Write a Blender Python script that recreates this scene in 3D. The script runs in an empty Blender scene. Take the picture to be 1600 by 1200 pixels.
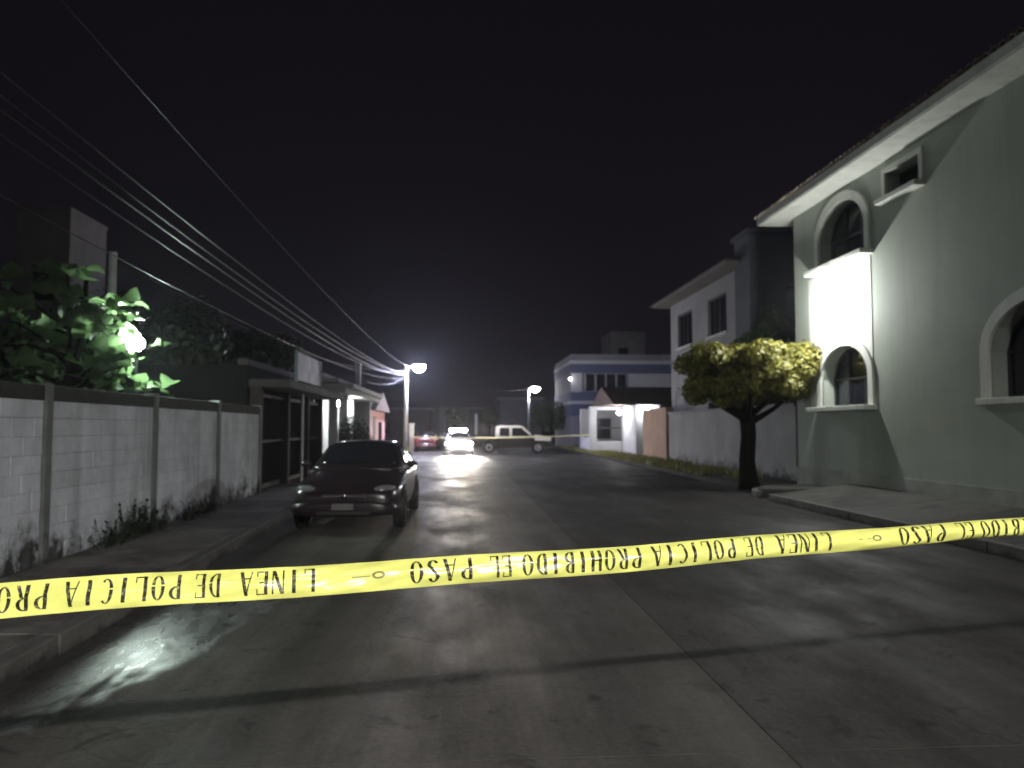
import bpy, bmesh, math, random
from mathutils import Vector, Matrix, noise
R = math.radians
random.seed(7)
sc = bpy.context.scene
C = sc.collection

# ------------------------------------------------------------------ camera
H = 1.6
cam = bpy.data.cameras.new('camera'); camo = bpy.data.objects.new('camera', cam); C.objects.link(camo)
cam.sensor_width = 36.0; cam.lens = 1200 / 1600 * 36.0
cam.clip_start = 0.05; cam.clip_end = 2000
PITCH = math.atan(68 / 1200); YAW = math.atan(80 / 1200)
camo.location = (0, 0, H); camo.rotation_euler = (R(90) + PITCH, 0, -YAW)
sc.camera = camo
cam.dof.use_dof = True; cam.dof.focus_distance = 2.3; cam.dof.aperture_fstop = 3.4

# ------------------------------------------------------------------ night sky
w = bpy.data.worlds.new('World'); sc.world = w; w.use_nodes = True
nt = w.node_tree; nt.nodes.clear()
out = nt.nodes.new('ShaderNodeOutputWorld')
sky = nt.nodes.new('ShaderNodeTexSky'); sky.sky_type = 'NISHITA'; sky.sun_disc = False
sky.sun_elevation = R(-6); sky.sun_rotation = R(200)
b1 = nt.nodes.new('ShaderNodeBackground'); b1.inputs[1].default_value = 0.004
b2 = nt.nodes.new('ShaderNodeBackground'); b2.inputs[0].default_value = (0.0053, 0.0042, 0.0062, 1); b2.inputs[1].default_value = 1.0
ad = nt.nodes.new('ShaderNodeAddShader')
nt.links.new(sky.outputs[0], b1.inputs[0]); nt.links.new(b1.outputs[0], ad.inputs[0]); nt.links.new(b2.outputs[0], ad.inputs[1])
nt.links.new(ad.outputs[0], out.inputs[0])

# ------------------------------------------------------------------ render look
vs = sc.view_settings; vs.view_transform = 'Standard'; vs.look = 'None'; vs.exposure = 0.0; vs.gamma = 1.0; vs.use_curve_mapping = False
sc.render.engine = 'CYCLES'
cy = sc.cycles; cy.use_denoising = True; cy.max_bounces = 4; cy.diffuse_bounces = 2; cy.glossy_bounces = 2
cy.transmission_bounces = 4; cy.volume_bounces = 0; cy.sample_clamp_indirect = 4.0; cy.caustics_reflective = False; cy.caustics_refractive = False
cy.use_adaptive_sampling = False

# lamp strengths (watts of the lit lamps of the place)
P_BEHIND, P_GARDEN, P_WALL, P_STREET, P_FARLAMP, P_PORCH, P_LPORCH, P_HEAD = 17000, 530, 560, 2400, 500, 240, 450, 44000

# ------------------------------------------------------------------ materials
MATS = {}
def mat(name, col, rough=0.7, metal=0.0, var=0.0, vscale=3.0, bump=0.0, bscale=40.0, orand=0.0, spec=0.5, coat=0.0, stain=None, trans=0.0):
    if name in MATS: return MATS[name]
    m = bpy.data.materials.new(name); m.use_nodes = True; n = m.node_tree.nodes; l = m.node_tree.links
    p = n['Principled BSDF']
    p.inputs['Base Color'].default_value = (*col, 1); p.inputs['Roughness'].default_value = rough; p.inputs['Metallic'].default_value = metal
    p.inputs['Specular IOR Level'].default_value = spec; p.inputs['Coat Weight'].default_value = coat
    p.inputs['Transmission Weight'].default_value = trans
    tc = n.new('ShaderNodeTexCoord'); geo = n.new('ShaderNodeNewGeometry')
    cur = None
    if var or stain or orand:
        nz = n.new('ShaderNodeTexNoise'); nz.inputs['Scale'].default_value = vscale; nz.inputs['Detail'].default_value = 8; nz.inputs['Roughness'].default_value = 0.65
        l.new(geo.outputs['Position'], nz.inputs['Vector'])
        mr = n.new('ShaderNodeMapRange'); mr.inputs[1].default_value = 0.3; mr.inputs[2].default_value = 0.7
        mr.inputs[3].default_value = 1 - var; mr.inputs[4].default_value = 1 + var
        l.new(nz.outputs['Fac'], mr.inputs[0])
        val = mr.outputs[0]
        if orand:
            oi = n.new('ShaderNodeObjectInfo'); m2 = n.new('ShaderNodeMapRange'); m2.inputs[3].default_value = 1 - orand; m2.inputs[4].default_value = 1 + orand
            l.new(oi.outputs['Random'], m2.inputs[0]); mu = n.new('ShaderNodeMath'); mu.operation = 'MULTIPLY'
            l.new(val, mu.inputs[0]); l.new(m2.outputs[0], mu.inputs[1]); val = mu.outputs[0]
        mx = n.new('ShaderNodeVectorMath'); mx.operation = 'SCALE'; mx.inputs[0].default_value = col
        l.new(val, mx.inputs['Scale']); cur = mx.outputs[0]
        if stain:   # (colour, scale, threshold, zlo, zhi): grime blotches, denser toward zlo
            sx = n.new('ShaderNodeTexNoise'); sx.inputs['Scale'].default_value = stain[1]; sx.inputs['Detail'].default_value = 10; sx.inputs['Roughness'].default_value = 0.7
            l.new(geo.outputs['Position'], sx.inputs['Vector'])
            sp = n.new('ShaderNodeSeparateXYZ'); l.new(geo.outputs['Position'], sp.inputs[0])
            zr = n.new('ShaderNodeMapRange'); zr.inputs[1].default_value = stain[3]; zr.inputs[2].default_value = stain[4]; zr.inputs[3].default_value = 0.28; zr.inputs[4].default_value = -0.12
            l.new(sp.outputs['Z'], zr.inputs[0])
            a = n.new('ShaderNodeMath'); a.operation = 'ADD'; l.new(sx.outputs['Fac'], a.inputs[0]); l.new(zr.outputs[0], a.inputs[1])
            th = n.new('ShaderNodeMapRange'); th.inputs[1].default_value = stain[2]; th.inputs[2].default_value = stain[2] + 0.14
            l.new(a.outputs[0], th.inputs[0])
            mix = n.new('ShaderNodeMix'); mix.data_type = 'RGBA'; l.new(th.outputs[0], mix.inputs[0]); l.new(cur, mix.inputs[6]); mix.inputs[7].default_value = (*stain[0], 1)
            cur = mix.outputs[2]
        l.new(cur, p.inputs['Base Color'])
    if bump:
        bz = n.new('ShaderNodeTexNoise'); bz.inputs['Scale'].default_value = bscale; bz.inputs['Detail'].default_value = 6
        l.new(geo.outputs['Position'], bz.inputs['Vector'])
        bp = n.new('ShaderNodeBump'); bp.inputs['Strength'].default_value = bump; bp.inputs['Distance'].default_value = 0.02
        l.new(bz.outputs['Fac'], bp.inputs['Height']); l.new(bp.outputs[0], p.inputs['Normal'])
    MATS[name] = m
    return m
def streaks(m, amt=.35, col=(.14, .145, .13)):
    n = m.node_tree.nodes; l = m.node_tree.links; p = n['Principled BSDF']; src = p.inputs['Base Color'].links[0].from_socket
    g = n.new('ShaderNodeNewGeometry'); mp = n.new('ShaderNodeMapping'); mp.inputs['Scale'].default_value = (3.2, 3.2, .22); l.new(g.outputs['Position'], mp.inputs[0])
    t = n.new('ShaderNodeTexNoise'); t.inputs['Scale'].default_value = 1.0; t.inputs['Detail'].default_value = 7; t.inputs['Distortion'].default_value = .3; l.new(mp.outputs[0], t.inputs['Vector'])
    r = n.new('ShaderNodeMapRange'); r.inputs[1].default_value = .50; r.inputs[2].default_value = .72; r.inputs[3].default_value = 0; r.inputs[4].default_value = amt; l.new(t.outputs['Fac'], r.inputs[0])
    x = n.new('ShaderNodeMix'); x.data_type = 'RGBA'; l.new(r.outputs[0], x.inputs[0]); l.new(src, x.inputs[6]); x.inputs[7].default_value = (*col, 1); l.new(x.outputs[2], p.inputs['Base Color'])
def emit(name, col, strength):
    if name in MATS: return MATS[name]
    m = bpy.data.materials.new(name); m.use_nodes = True; n = m.node_tree.nodes; n.clear()
    e = n.new('ShaderNodeEmission'); e.inputs[0].default_value = (*col, 1); e.inputs[1].default_value = strength
    o = n.new('ShaderNodeOutputMaterial'); m.node_tree.links.new(e.outputs[0], o.inputs[0])
    MATS[name] = m; return m
def leafmat(name, col, trans=0.35, var=0.35):
    if name in MATS: return MATS[name]
    m = bpy.data.materials.new(name); m.use_nodes = True; n = m.node_tree.nodes; l = m.node_tree.links; n.clear()
    geo = n.new('ShaderNodeNewGeometry')
    mr = n.new('ShaderNodeMapRange'); mr.inputs[3].default_value = 1 - var; mr.inputs[4].default_value = 1 + var
    l.new(geo.outputs['Random Per Island'], mr.inputs[0])
    mx = n.new('ShaderNodeVectorMath'); mx.operation = 'SCALE'; mx.inputs[0].default_value = col; l.new(mr.outputs[0], mx.inputs['Scale'])
    d = n.new('ShaderNodeBsdfPrincipled'); d.inputs['Roughness'].default_value = 0.5; l.new(mx.outputs[0], d.inputs['Base Color'])
    t = n.new('ShaderNodeBsdfTranslucent'); l.new(mx.outputs[0], t.inputs[0])
    ms = n.new('ShaderNodeMixShader'); ms.inputs[0].default_value = trans
    o = n.new('ShaderNodeOutputMaterial'); l.new(d.outputs[0], ms.inputs[1]); l.new(t.outputs[0], ms.inputs[2]); l.new(ms.outputs[0], o.inputs[0])
    MATS[name] = m; return m

M = dict(
    ground=mat('ground', (0.05, 0.045, 0.035), 0.95, var=0.4, vscale=0.8, bump=0.4, bscale=12),
    roadbase=mat('road_base', (0.02, 0.02, 0.02), 0.9),
    kerb=mat('kerb_concrete', (0.085, 0.08, 0.072), 0.8, var=0.4, vscale=2.2, bump=0.3, bscale=30, stain=((0.012, 0.011, 0.01), 1.6, 0.62, 0.0, 0.18)),
    walk=mat('walk_concrete', (0.12, 0.115, 0.102), 0.75, var=0.4, vscale=1.4, bump=0.35, bscale=25, orand=0.15, stain=((0.025, 0.022, 0.02), 0.9, 0.56, -1, 1.5)),
    walk2=mat('walk_dark', (0.068, 0.066, 0.06), 0.8, var=0.35, vscale=1.4, bump=0.35, bscale=25, orand=0.12, spec=.3, stain=((0.02, 0.019, 0.017), 0.9, 0.58, -1, 1.5)),
    block=mat('painted_block', (0.56, 0.575, 0.62), 0.85, var=0.24, vscale=1.7, bump=0.4, bscale=30, orand=0.05, stain=((0.03, 0.03, 0.03), 2.2, 0.60, 0.15, 0.95)),
    mortar=mat('mortar', (0.33, 0.34, 0.36), 0.9, var=0.2, vscale=4, stain=((0.03, 0.03, 0.03), 2.2, 0.60, 0.15, 0.95)),
    pilaster=mat('pilaster_concrete', (0.14, 0.15, 0.14), 0.85, var=0.3, vscale=3, bump=0.3, stain=((0.03, 0.03, 0.03), 2.0, 0.6, 0.1, 1.2)),
    coping=mat('dark_coping', (0.022, 0.025, 0.02), 0.9, var=0.5, vscale=5, bump=0.5, bscale=20),  # near-black top band of the wall, tone varied at random
    sage=mat('sage_stucco', (0.30, 0.33, 0.285), 0.85, var=0.08, vscale=0.7, bump=0.25, bscale=60, stain=((0.16, 0.17, 0.145), 0.7, 0.72, 0.2, 1.5)),
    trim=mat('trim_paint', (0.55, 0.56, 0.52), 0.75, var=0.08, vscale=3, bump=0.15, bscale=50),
    white=mat('white_stucco', (0.50, 0.50, 0.52), 0.85, var=0.12, vscale=0.9, bump=0.2, bscale=40),
    whitewall=mat('white_boundary', (0.30, 0.30, 0.305), 0.85, var=0.2, vscale=0.9, bump=0.2, bscale=40, stain=((0.06, 0.06, 0.055), 1.2, 0.66, 0.1, 1.2)),
    peach=mat('peach_stucco', (0.42, 0.28, 0.2), 0.85, var=0.15, vscale=1.2, bump=0.2),
    pink=mat('pink_stucco', (0.38, 0.2, 0.19), 0.85, var=0.15, vscale=1.2, bump=0.2),
    blue=mat('blue_band', (0.10, 0.115, 0.19), 0.8, var=0.12, vscale=1),
    greyb=mat('grey_stucco', (0.23, 0.23, 0.25), 0.85, var=0.15, vscale=0.8, bump=0.2),
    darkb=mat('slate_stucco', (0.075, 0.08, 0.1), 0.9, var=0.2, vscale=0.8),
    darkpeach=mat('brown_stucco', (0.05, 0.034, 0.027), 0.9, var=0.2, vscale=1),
    raw=mat('raw_concrete', (0.17, 0.155, 0.15), 0.9, var=0.25, vscale=0.6, bump=0.3),
    tile=mat('clay_tile', (0.30, 0.25, 0.21), 0.8, var=0.3, vscale=4, orand=0.25),
    rooftile=mat('brown_roof', (0.10, 0.065, 0.05), 0.8, var=0.35, vscale=4),
    glass=mat('dark_glass', (0.012, 0.013, 0.018), 0.12, spec=0.6),
    frame=mat('dark_frame', (0.03, 0.03, 0.032), 0.5, metal=0.4),
    iron=mat('dark_iron', (0.012, 0.01, 0.009), 0.7, spec=.15, var=0.3),
    gate=mat('dark_gate', (0.012, 0.009, 0.008), 0.7, spec=.15, var=0.3, vscale=2),
    canopy=mat('canopy', (0.034, 0.028, 0.028), 0.8, spec=.2, var=0.3, vscale=1.5),
    steel=mat('galvanised', (0.42, 0.42, 0.43), 0.5, metal=0.5, var=0.15, vscale=6),
    concpole=mat('concrete_pole', (0.42, 0.41, 0.40), 0.85, var=0.18, vscale=3, bump=0.2),
    cable=mat('cable', (0.015, 0.015, 0.016), 0.35, spec=0.3),
    bark=mat('bark', (0.012, 0.0105, 0.009), 0.95, spec=.1, var=0.4, vscale=8, bump=0.8, bscale=30),
    tape=mat('yellow_tape', (0.76, 0.77, 0.20), 0.28, var=0.05, vscale=9, bump=0.05, bscale=60),
    ink=mat('black_print', (0.012, 0.012, 0.008), 0.4, var=.01, vscale=40, stain=((.45, .45, .13), 110, .60, -50, 50)),
    inkfade=mat('faded_print', (0.22, 0.21, 0.08), 0.4),
    fartape=mat('pale_tape', (0.75, 0.7, 0.45), 0.5),
    tyre=mat('tyre', (0.015, 0.015, 0.015), 0.85, bump=0.2),
    rim=mat('rim', (0.45, 0.45, 0.46), 0.3, metal=0.9),
    chrome=mat('chrome', (0.6, 0.6, 0.62), 0.15, metal=1.0),
    lens=mat('lamp_lens', (0.42, 0.43, 0.45), 0.1, metal=0.55, coat=1.0),
    black=mat('black_plastic', (0.014, 0.013, 0.014), 0.55),
    plate=mat('plate', (0.14, 0.14, 0.14), 0.5),
    tail=mat('tail_lens', (0.3, 0.01, 0.01), 0.2, coat=0.6),
    water=mat('puddle_water', (0.03, 0.03, 0.032), 0.27, spec=1.0, bump=0.06, bscale=12),
    amber=mat('amber', (0.6, 0.25, 0.02), 0.3),
    bluelens=mat('blue_lens', (0.02, 0.05, 0.4), 0.2),
    paint_dark=mat('plum_paint', (0.022, 0.014, 0.018), 0.28, coat=0.8, spec=0.5),
    paint_red=mat('red_paint', (0.07, 0.014, 0.014), 0.3, coat=0.7),
    paint_silver=mat('silver_paint', (0.4, 0.4, 0.41), 0.3, metal=0.4, coat=0.6),
    paint_white=mat('white_paint', (0.82, 0.82, 0.82), 0.3, coat=0.5),
    paint_black=mat('black_paint', (0.010, 0.009, 0.010), 0.4, coat=0.15, spec=.3),
    sign=mat('faded_sign', (0.26, 0.25, 0.26), 0.6, var=0.45, vscale=1.8),
    leaf_big=leafmat('leaf_big', (0.13, 0.21, 0.09), 0.4),
    leaf_ficus=leafmat('leaf_ficus', (0.20, 0.19, 0.04), 0.25),
    leaf_dark=leafmat('leaf_dark', (0.022, 0.033, 0.016), 0.2),
    leaf_mid=leafmat('leaf_mid', (0.055, 0.085, 0.035), 0.25),
    grass=leafmat('grass', (0.26, 0.25, 0.09), 0.3),
)

streaks(M['sage'], .2, (.18, .19, .165)); streaks(M['block'], .45, (.18, .18, .185)); streaks(M['whitewall'], .18, (.1, .1, .1)); streaks(M['trim'], .25)

# ------------------------------------------------------------------ mesh helpers
def offset_of(o):
    v = Vector((0, 0, 0))
    while o is not None:
        v += o.location; o = o.parent
    return v
class MB:
    def __init__(s): s.v = []; s.f = []
    def add(s, vs, fs):
        k = len(s.v); s.v += [tuple(p) for p in vs]; s.f += [tuple(i + k for i in f) for f in fs]; return s
    def box(s, x0, x1, y0, y1, z0, z1):
        return s.add([(x0,y0,z0),(x1,y0,z0),(x1,y1,z0),(x0,y1,z0),(x0,y0,z1),(x1,y0,z1),(x1,y1,z1),(x0,y1,z1)],
                     [(3,2,1,0),(4,5,6,7),(0,1,5,4),(1,2,6,5),(2,3,7,6),(3,0,4,7)])
    def quad(s, a, b, c, d): return s.add([a, b, c, d], [(0, 1, 2, 3)])
    def prism(s, pts, axis, a0, a1):          # pts: 2-D outline (counter-clockwise), extruded along axis
        n = len(pts)
        def P(p, a):
            return {'x': (a, p[0], p[1]), 'y': (p[0], a, p[1]), 'z': (p[0], p[1], a)}[axis]
        vs = [P(p, a0) for p in pts] + [P(p, a1) for p in pts]
        fs = [tuple(range(n))[::-1], tuple(range(n, 2 * n))] + [(i, (i + 1) % n, n + (i + 1) % n, n + i) for i in range(n)]
        return s.add(vs, fs)
    def tube(s, pts, rad, n=8, cap=True):
        pts = [Vector(p) for p in pts]; rs = rad if isinstance(rad, (list, tuple)) else [rad] * len(pts)
        k = len(s.v); prev = None
        for i, p in enumerate(pts):
            t = (pts[min(i + 1, len(pts) - 1)] - pts[max(i - 1, 0)]).normalized()
            if prev is None:
                u = t.orthogonal().normalized()
            else:
                u = (prev - t * prev.dot(t)).normalized()
            prev = u; vv = t.cross(u)
            for j in range(n):
                a = 2 * math.pi * j / n
                s.v.append(tuple(p + (u * math.cos(a) + vv * math.sin(a)) * rs[i]))
        for i in range(len(pts) - 1):
            for j in range(n):
                a = k + i * n + j; b = k + i * n + (j + 1) % n
                s.f.append((a, b, b + n, a + n))
        if cap:
            s.f.append(tuple(k + j for j in range(n))[::-1]); e = k + (len(pts) - 1) * n
            s.f.append(tuple(e + j for j in range(n)))
        return s
    def ball(s, c, r, nu=14, nv=9, jit=0):
        r = r if isinstance(r, (list, tuple)) else (r, r, r)
        k = len(s.v)
        for i in range(nv + 1):
            th = math.pi * i / nv
            for j in range(nu):
                ph = 2 * math.pi * j / nu; q = 1 + jit * random.uniform(-1, 1)
                s.v.append((c[0] + r[0] * math.sin(th) * math.cos(ph) * q, c[1] + r[1] * math.sin(th) * math.sin(ph) * q, c[2] - r[2] * math.cos(th) * q))
        for i in range(nv):
            for j in range(nu):
                a = k + i * nu + j; b = k + i * nu + (j + 1) % nu
                s.f.append((a, b, b + nu, a + nu))
        return s
    def disc_x(s, x0, x1, cy_, cz, r, n=20):   # short cylinder along x
        return s.prism([(cy_ + r * math.cos(2 * math.pi * i / n), cz + r * math.sin(2 * math.pi * i / n)) for i in range(n)], 'x', x0, x1)
    def build(s, name, m, parent=None, smooth=False, bevel=0, sub=0, kind=None, merge=False):
        off = offset_of(parent)
        me = bpy.data.meshes.new(name)
        me.from_pydata([(p[0] - off.x, p[1] - off.y, p[2] - off.z) for p in s.v], [], s.f); me.materials.append(m)
        bm = bmesh.new(); bm.from_mesh(me)
        if merge: bmesh.ops.remove_doubles(bm, verts=bm.verts, dist=1e-4)
        if len(bm.faces) < 60000: bmesh.ops.recalc_face_normals(bm, faces=bm.faces)
        bm.to_mesh(me); bm.free()
        o = bpy.data.objects.new(name, me); C.objects.link(o); o.parent = parent
        if smooth:
            for p in me.polygons: p.use_smooth = True
        if bevel:
            b = o.modifiers.new('bevel', 'BEVEL'); b.width = bevel; b.segments = 2; b.limit_method = 'ANGLE'; b.angle_limit = R(40)
        if sub:
            b = o.modifiers.new('sub', 'SUBSURF'); b.levels = sub; b.render_levels = sub
        if kind: o['kind'] = kind
        return o
def box(x0, x1, y0, y1, z0, z1): return MB().box(x0, x1, y0, y1, z0, z1)
def tag(o, label, cat, group=None):
    o['label'] = label; o['category'] = cat
    if group: o['group'] = group
    return o
def thing(name, label, cat, loc=(0, 0, 0), group=None):
    o = bpy.data.objects.new(name, None); C.objects.link(o); o.location = loc; o.empty_display_size = 0.3
    return tag(o, label, cat, group)
def struct(name, mb, m, parent=None, **k):
    o = mb.build(name, m, parent, **k)
    if parent is None: o['kind'] = 'structure'
    return o
def link_copy(src, parent, loc=(0, 0, 0), rot=None):
    c = src.copy(); C.objects.link(c); c.parent = parent; c.location = loc
    if rot: c.rotation_euler = rot
    return c
def copy_tree(o, parent=None):
    c = o.copy(); C.objects.link(c); c.parent = parent
    for ch in list(o.children): copy_tree(ch, c)
    return c
def light_in(parent, name, kind, power, col, loc, size=0.1, rot=None, **kw):
    l = bpy.data.lights.new(name, kind); l.energy = power; l.color = col
    if kind in ('POINT', 'SPOT'): l.shadow_soft_size = size
    for k, v in kw.items(): setattr(l, k, v)
    o = bpy.data.objects.new(name, l); C.objects.link(o); o.parent = parent
    o.location = Vector(loc) - offset_of(parent)
    if rot: o.rotation_euler = rot
    return o
# pixel of the photograph -> direction, then a point on a known plane
def ray(px, py):
    d = Vector((px - 800, 600 - py, -1200)); d.rotate(camo.rotation_euler); return d
def at_depth(px, py, zc): return Vector((0, 0, H)) + ray(px, py) * (zc / 1200)

# ================================================================== SETTING
def kx(y):                                      # left kerb line
    return -2.86 - 0.42 * min(1, max(0, (y - 2) / 16)) - 0.0006 * max(0, y - 18)
struct('ground', MB().quad((-400, -200, -0.12), (400, -200, -0.12), (400, 600, -0.12), (-400, 600, -0.12)), M['ground'])

def road_material(name, col):
    m = mat(name, col, 0.6, spec=0.14); n = m.node_tree.nodes; l = m.node_tree.links; p = n['Principled BSDF']
    geo = n.new('ShaderNodeNewGeometry')
    def nz(scale, sx, sy, det=6, dist=0):
        mp = n.new('ShaderNodeMapping'); mp.inputs['Scale'].default_value = (sx, sy, 1); l.new(geo.outputs['Position'], mp.inputs[0])
        t = n.new('ShaderNodeTexNoise'); t.inputs['Scale'].default_value = scale; t.inputs['Detail'].default_value = det; t.inputs['Roughness'].default_value = .65; t.inputs['Distortion'].default_value = dist
        l.new(mp.outputs[0], t.inputs['Vector']); return t.outputs['Fac']
    def mrng(v, a, b, c, d):
        r = n.new('ShaderNodeMapRange'); r.inputs[1].default_value = a; r.inputs[2].default_value = b; r.inputs[3].default_value = c; r.inputs[4].default_value = d; l.new(v, r.inputs[0]); return r.outputs[0]
    def op(k, a, b):
        q = n.new('ShaderNodeMath'); q.operation = k
        for i, v in ((0, a), (1, b)):
            if isinstance(v, (int, float)): q.inputs[i].default_value = v
            else: l.new(v, q.inputs[i])
        return q.outputs[0]
    oi = n.new('ShaderNodeObjectInfo')
    blot = mrng(nz(.8, 1, .6, 8, .4), .32, .68, .62, 1.32)
    fine = mrng(nz(24, 1, 1, 4), .3, .7, .8, 1.2)
    streak = mrng(nz(1.1, 2.2, .12, 5), .42, .60, .72, 1.05)          # tyre-darkened lanes
    spots = mrng(nz(3.1, 1, 1, 3, .6), .60, .70, 1.0, .45)             # oil drips
    vo = n.new('ShaderNodeTexVoronoi'); vo.feature = 'DISTANCE_TO_EDGE'; vo.inputs['Scale'].default_value = .33
    dn = n.new('ShaderNodeTexNoise'); dn.inputs['Scale'].default_value = 1.6; dn.inputs['Detail'].default_value = 5; l.new(geo.outputs['Position'], dn.inputs['Vector'])
    va = n.new('ShaderNodeVectorMath'); va.operation = 'MULTIPLY_ADD'; va.inputs[1].default_value = (.9, .9, 0); l.new(dn.outputs['Color'], va.inputs[0]); l.new(geo.outputs['Position'], va.inputs[2])
    l.new(va.outputs[0], vo.inputs['Vector'])
    crack = mrng(vo.outputs['Distance'], .001, .005, .78, 1.0)
    v = op('MULTIPLY', op('MULTIPLY', blot, fine), op('MULTIPLY', streak, op('MULTIPLY', spots, crack)))
    v = op('MULTIPLY', v, mrng(oi.outputs['Random'], 0, 1, .9, 1.1))
    sc_ = n.new('ShaderNodeVectorMath'); sc_.operation = 'SCALE'; sc_.inputs[0].default_value = col; l.new(v, sc_.inputs['Scale'])
    # wet gutter by the left kerb: where water stands
    sp = n.new('ShaderNodeSeparateXYZ'); l.new(geo.outputs['Position'], sp.inputs[0])
    dx = op('DIVIDE', op('ADD', op('ADD', sp.outputs['X'], 2.32), op('MULTIPLY', op('ADD', sp.outputs['Y'], -6.1), -.12)), .52)
    dy = op('DIVIDE', op('ADD', sp.outputs['Y'], -6.2), 1.75)
    d2 = op('ADD', op('MULTIPLY', dx, dx), op('MULTIPLY', dy, dy))
    wet = mrng(op('ADD', d2, op('MULTIPLY', op('ADD', nz(1.9, 1.5, .7, 8, .9), -.5), 3.6)), .5, 1.2, 1.0, 0.0)
    damp = mrng(nz(.55, 1.6, .7, 5), .38, .62, .56, .82)
    mixr = n.new('ShaderNodeMix'); l.new(wet, mixr.inputs[0]); l.new(damp, mixr.inputs[2]); l.new(mrng(nz(4, 2.0, .7, 7, .6), .35, .65, .22, .34), mixr.inputs[3]); l.new(mixr.outputs[0], p.inputs['Roughness'])
    mixs = n.new('ShaderNodeMix'); l.new(wet, mixs.inputs[0]); mixs.inputs[2].default_value = .12; mixs.inputs[3].default_value = .9; l.new(mixs.outputs[0], p.inputs['Specular IOR Level'])
    dk = n.new('ShaderNodeVectorMath'); dk.operation = 'SCALE'; l.new(sc_.outputs[0], dk.inputs[0]); l.new(mrng(wet, 0, 1, 1.0, .55), dk.inputs['Scale']); l.new(dk.outputs[0], p.inputs['Base Color'])
    bp = n.new('ShaderNodeBump'); bp.inputs['Distance'].default_value = .02; l.new(mrng(wet, 0, 1, .28, .12), bp.inputs['Strength'])
    l.new(op('ADD', op('MULTIPLY', nz(70, 1, 1, 5), .6), op('MULTIPLY', crack, .8)), bp.inputs['Height']); l.new(bp.outputs[0], p.inputs['Normal'])
    return m
M['slab'] = road_material('road_slab', (0.072, 0.067, 0.061)); M['slab2'] = road_material('road_slab_dark', (0.040, 0.037, 0.0345))
road = struct('road', MB().box(-60, 60, -30, 140, -0.1, -0.015), M['roadbase'])
JX = 1.61; RX = 6.72; gap = 0.004
ys = []; y = -9.1
while y < 70: ys.append(y); y += 6.45
for i in range(len(ys) - 1):
    y0, y1 = ys[i] + gap, ys[i + 1] - gap
    mb = MB()
    zl = 0.0
    mb.prism([(kx(y0) + 0.15, y0), (JX - gap, y0), (JX - gap, y1), (kx(y1) + 0.15, y1)], 'z', -0.05, random.uniform(-0.003, 0.002))
    mb.build('slab', M['slab'], road)
    MB().prism([(JX + gap, y0), (RX + (0 if y0 < 17 else 1.0), y0), (RX + (0 if y0 < 17 else 1.0), y1), (JX + gap, y1)], 'z', -0.05, random.uniform(-0.003, 0.001)).build('slab', M['slab2'], road)
# cross street beyond the houses
for i in range(8):
    x0 = -38 + i * 9.5
    box(x0 + gap, x0 + 9.5 - gap, ys[-1] + gap, ys[-1] + 6, -0.05, -0.001).build('slab', M['slab'], road)

# pavements
def ribbon(name, m, ysl, xa, xb, za, zb, zbot, parent=None):
    mb = MB(); n = len(ysl)
    for y in ysl:
        mb.v += [(xa(y), y, za), (xb(y), y, zb), (xa(y), y, zbot), (xb(y), y, zbot)]
    for i in range(n - 1):
        a = i * 4; b = a + 4
        mb.f += [(a, a + 1, b + 1, b), (a + 2, b + 2, b + 3, a + 3), (a, b, b + 2, a + 2), (a + 1, a + 3, b + 3, b + 1)]
    mb.f += [(0, 2, 3, 1), (4 * n - 4, 4 * n - 3, 4 * n - 1, 4 * n - 2)]
    return mb
WX = -4.4
yl = [-10 + i * 1.5 for i in range(54)]
wl = ribbon('w', None, yl, lambda y: WX - 0.3, lambda y: kx(y), 0.17, 0.145, -0.05)
pav = struct('pavement', box(WX - 0.25, -3.6, -10, 70, -0.05, 0.10), M['roadbase'])
y = -6.0; i = 0
while y < 62:
    y1 = y + 1.95
    MB().prism([(WX - 0.28, y + 0.008), (kx(y) - 0.005, y + 0.008), (kx(y1) - 0.005, y1 - 0.008), (WX - 0.28, y1 - 0.008)], 'z', 0.02, 0.155 + random.uniform(-0.004, 0.004)).build('paving_slab', M['walk'], pav, bevel=0.008)
    MB().prism([(kx(y) + 0.002, y + 0.006), (kx(y) + 0.148, y + 0.006), (kx(y1) + 0.148, y1 - 0.006), (kx(y1) + 0.002, y1 - 0.006)], 'z', -0.05, 0.150 + random.uniform(-0.003, 0.003)).build('kerb_stone', M['kerb'], pav, bevel=0.015)
    y = y1
# right-hand pavement, rising to the house wall
BX = 8.6
pav2 = struct('pavement', box(RX + 0.3, BX + 0.2, -10, 17.0, -0.05, 0.06), M['roadbase'])
y = -8.0
while y < 16.2:
    y1 = min(y + 1.75, 17.2)
    mb = MB(); xa = RX + 0.152; a0 = y + 0.008; a1 = y1 - 0.008
    mb.add([(xa, a0, 0.0), (BX + 0.1, a0, 0.0), (BX + 0.1, a1, 0.0), (xa, a1, 0.0), (xa, a0, 0.15), (BX + 0.1, a0, 0.385), (BX + 0.1, a1, 0.385), (xa, a1, 0.15)],
           [(3,2,1,0),(4,5,6,7),(0,1,5,4),(1,2,6,5),(2,3,7,6),(3,0,4,7)])
    mb.build('paving_slab', M['walk2'], pav2, bevel=0.008)
    box(RX, RX + 0.148, y + 0.006, y1 - 0.006, -0.05, 0.152 + random.uniform(-0.003, 0.003)).build('kerb_stone', M['kerb'], pav2, bevel=0.015)
    y = y1
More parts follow.
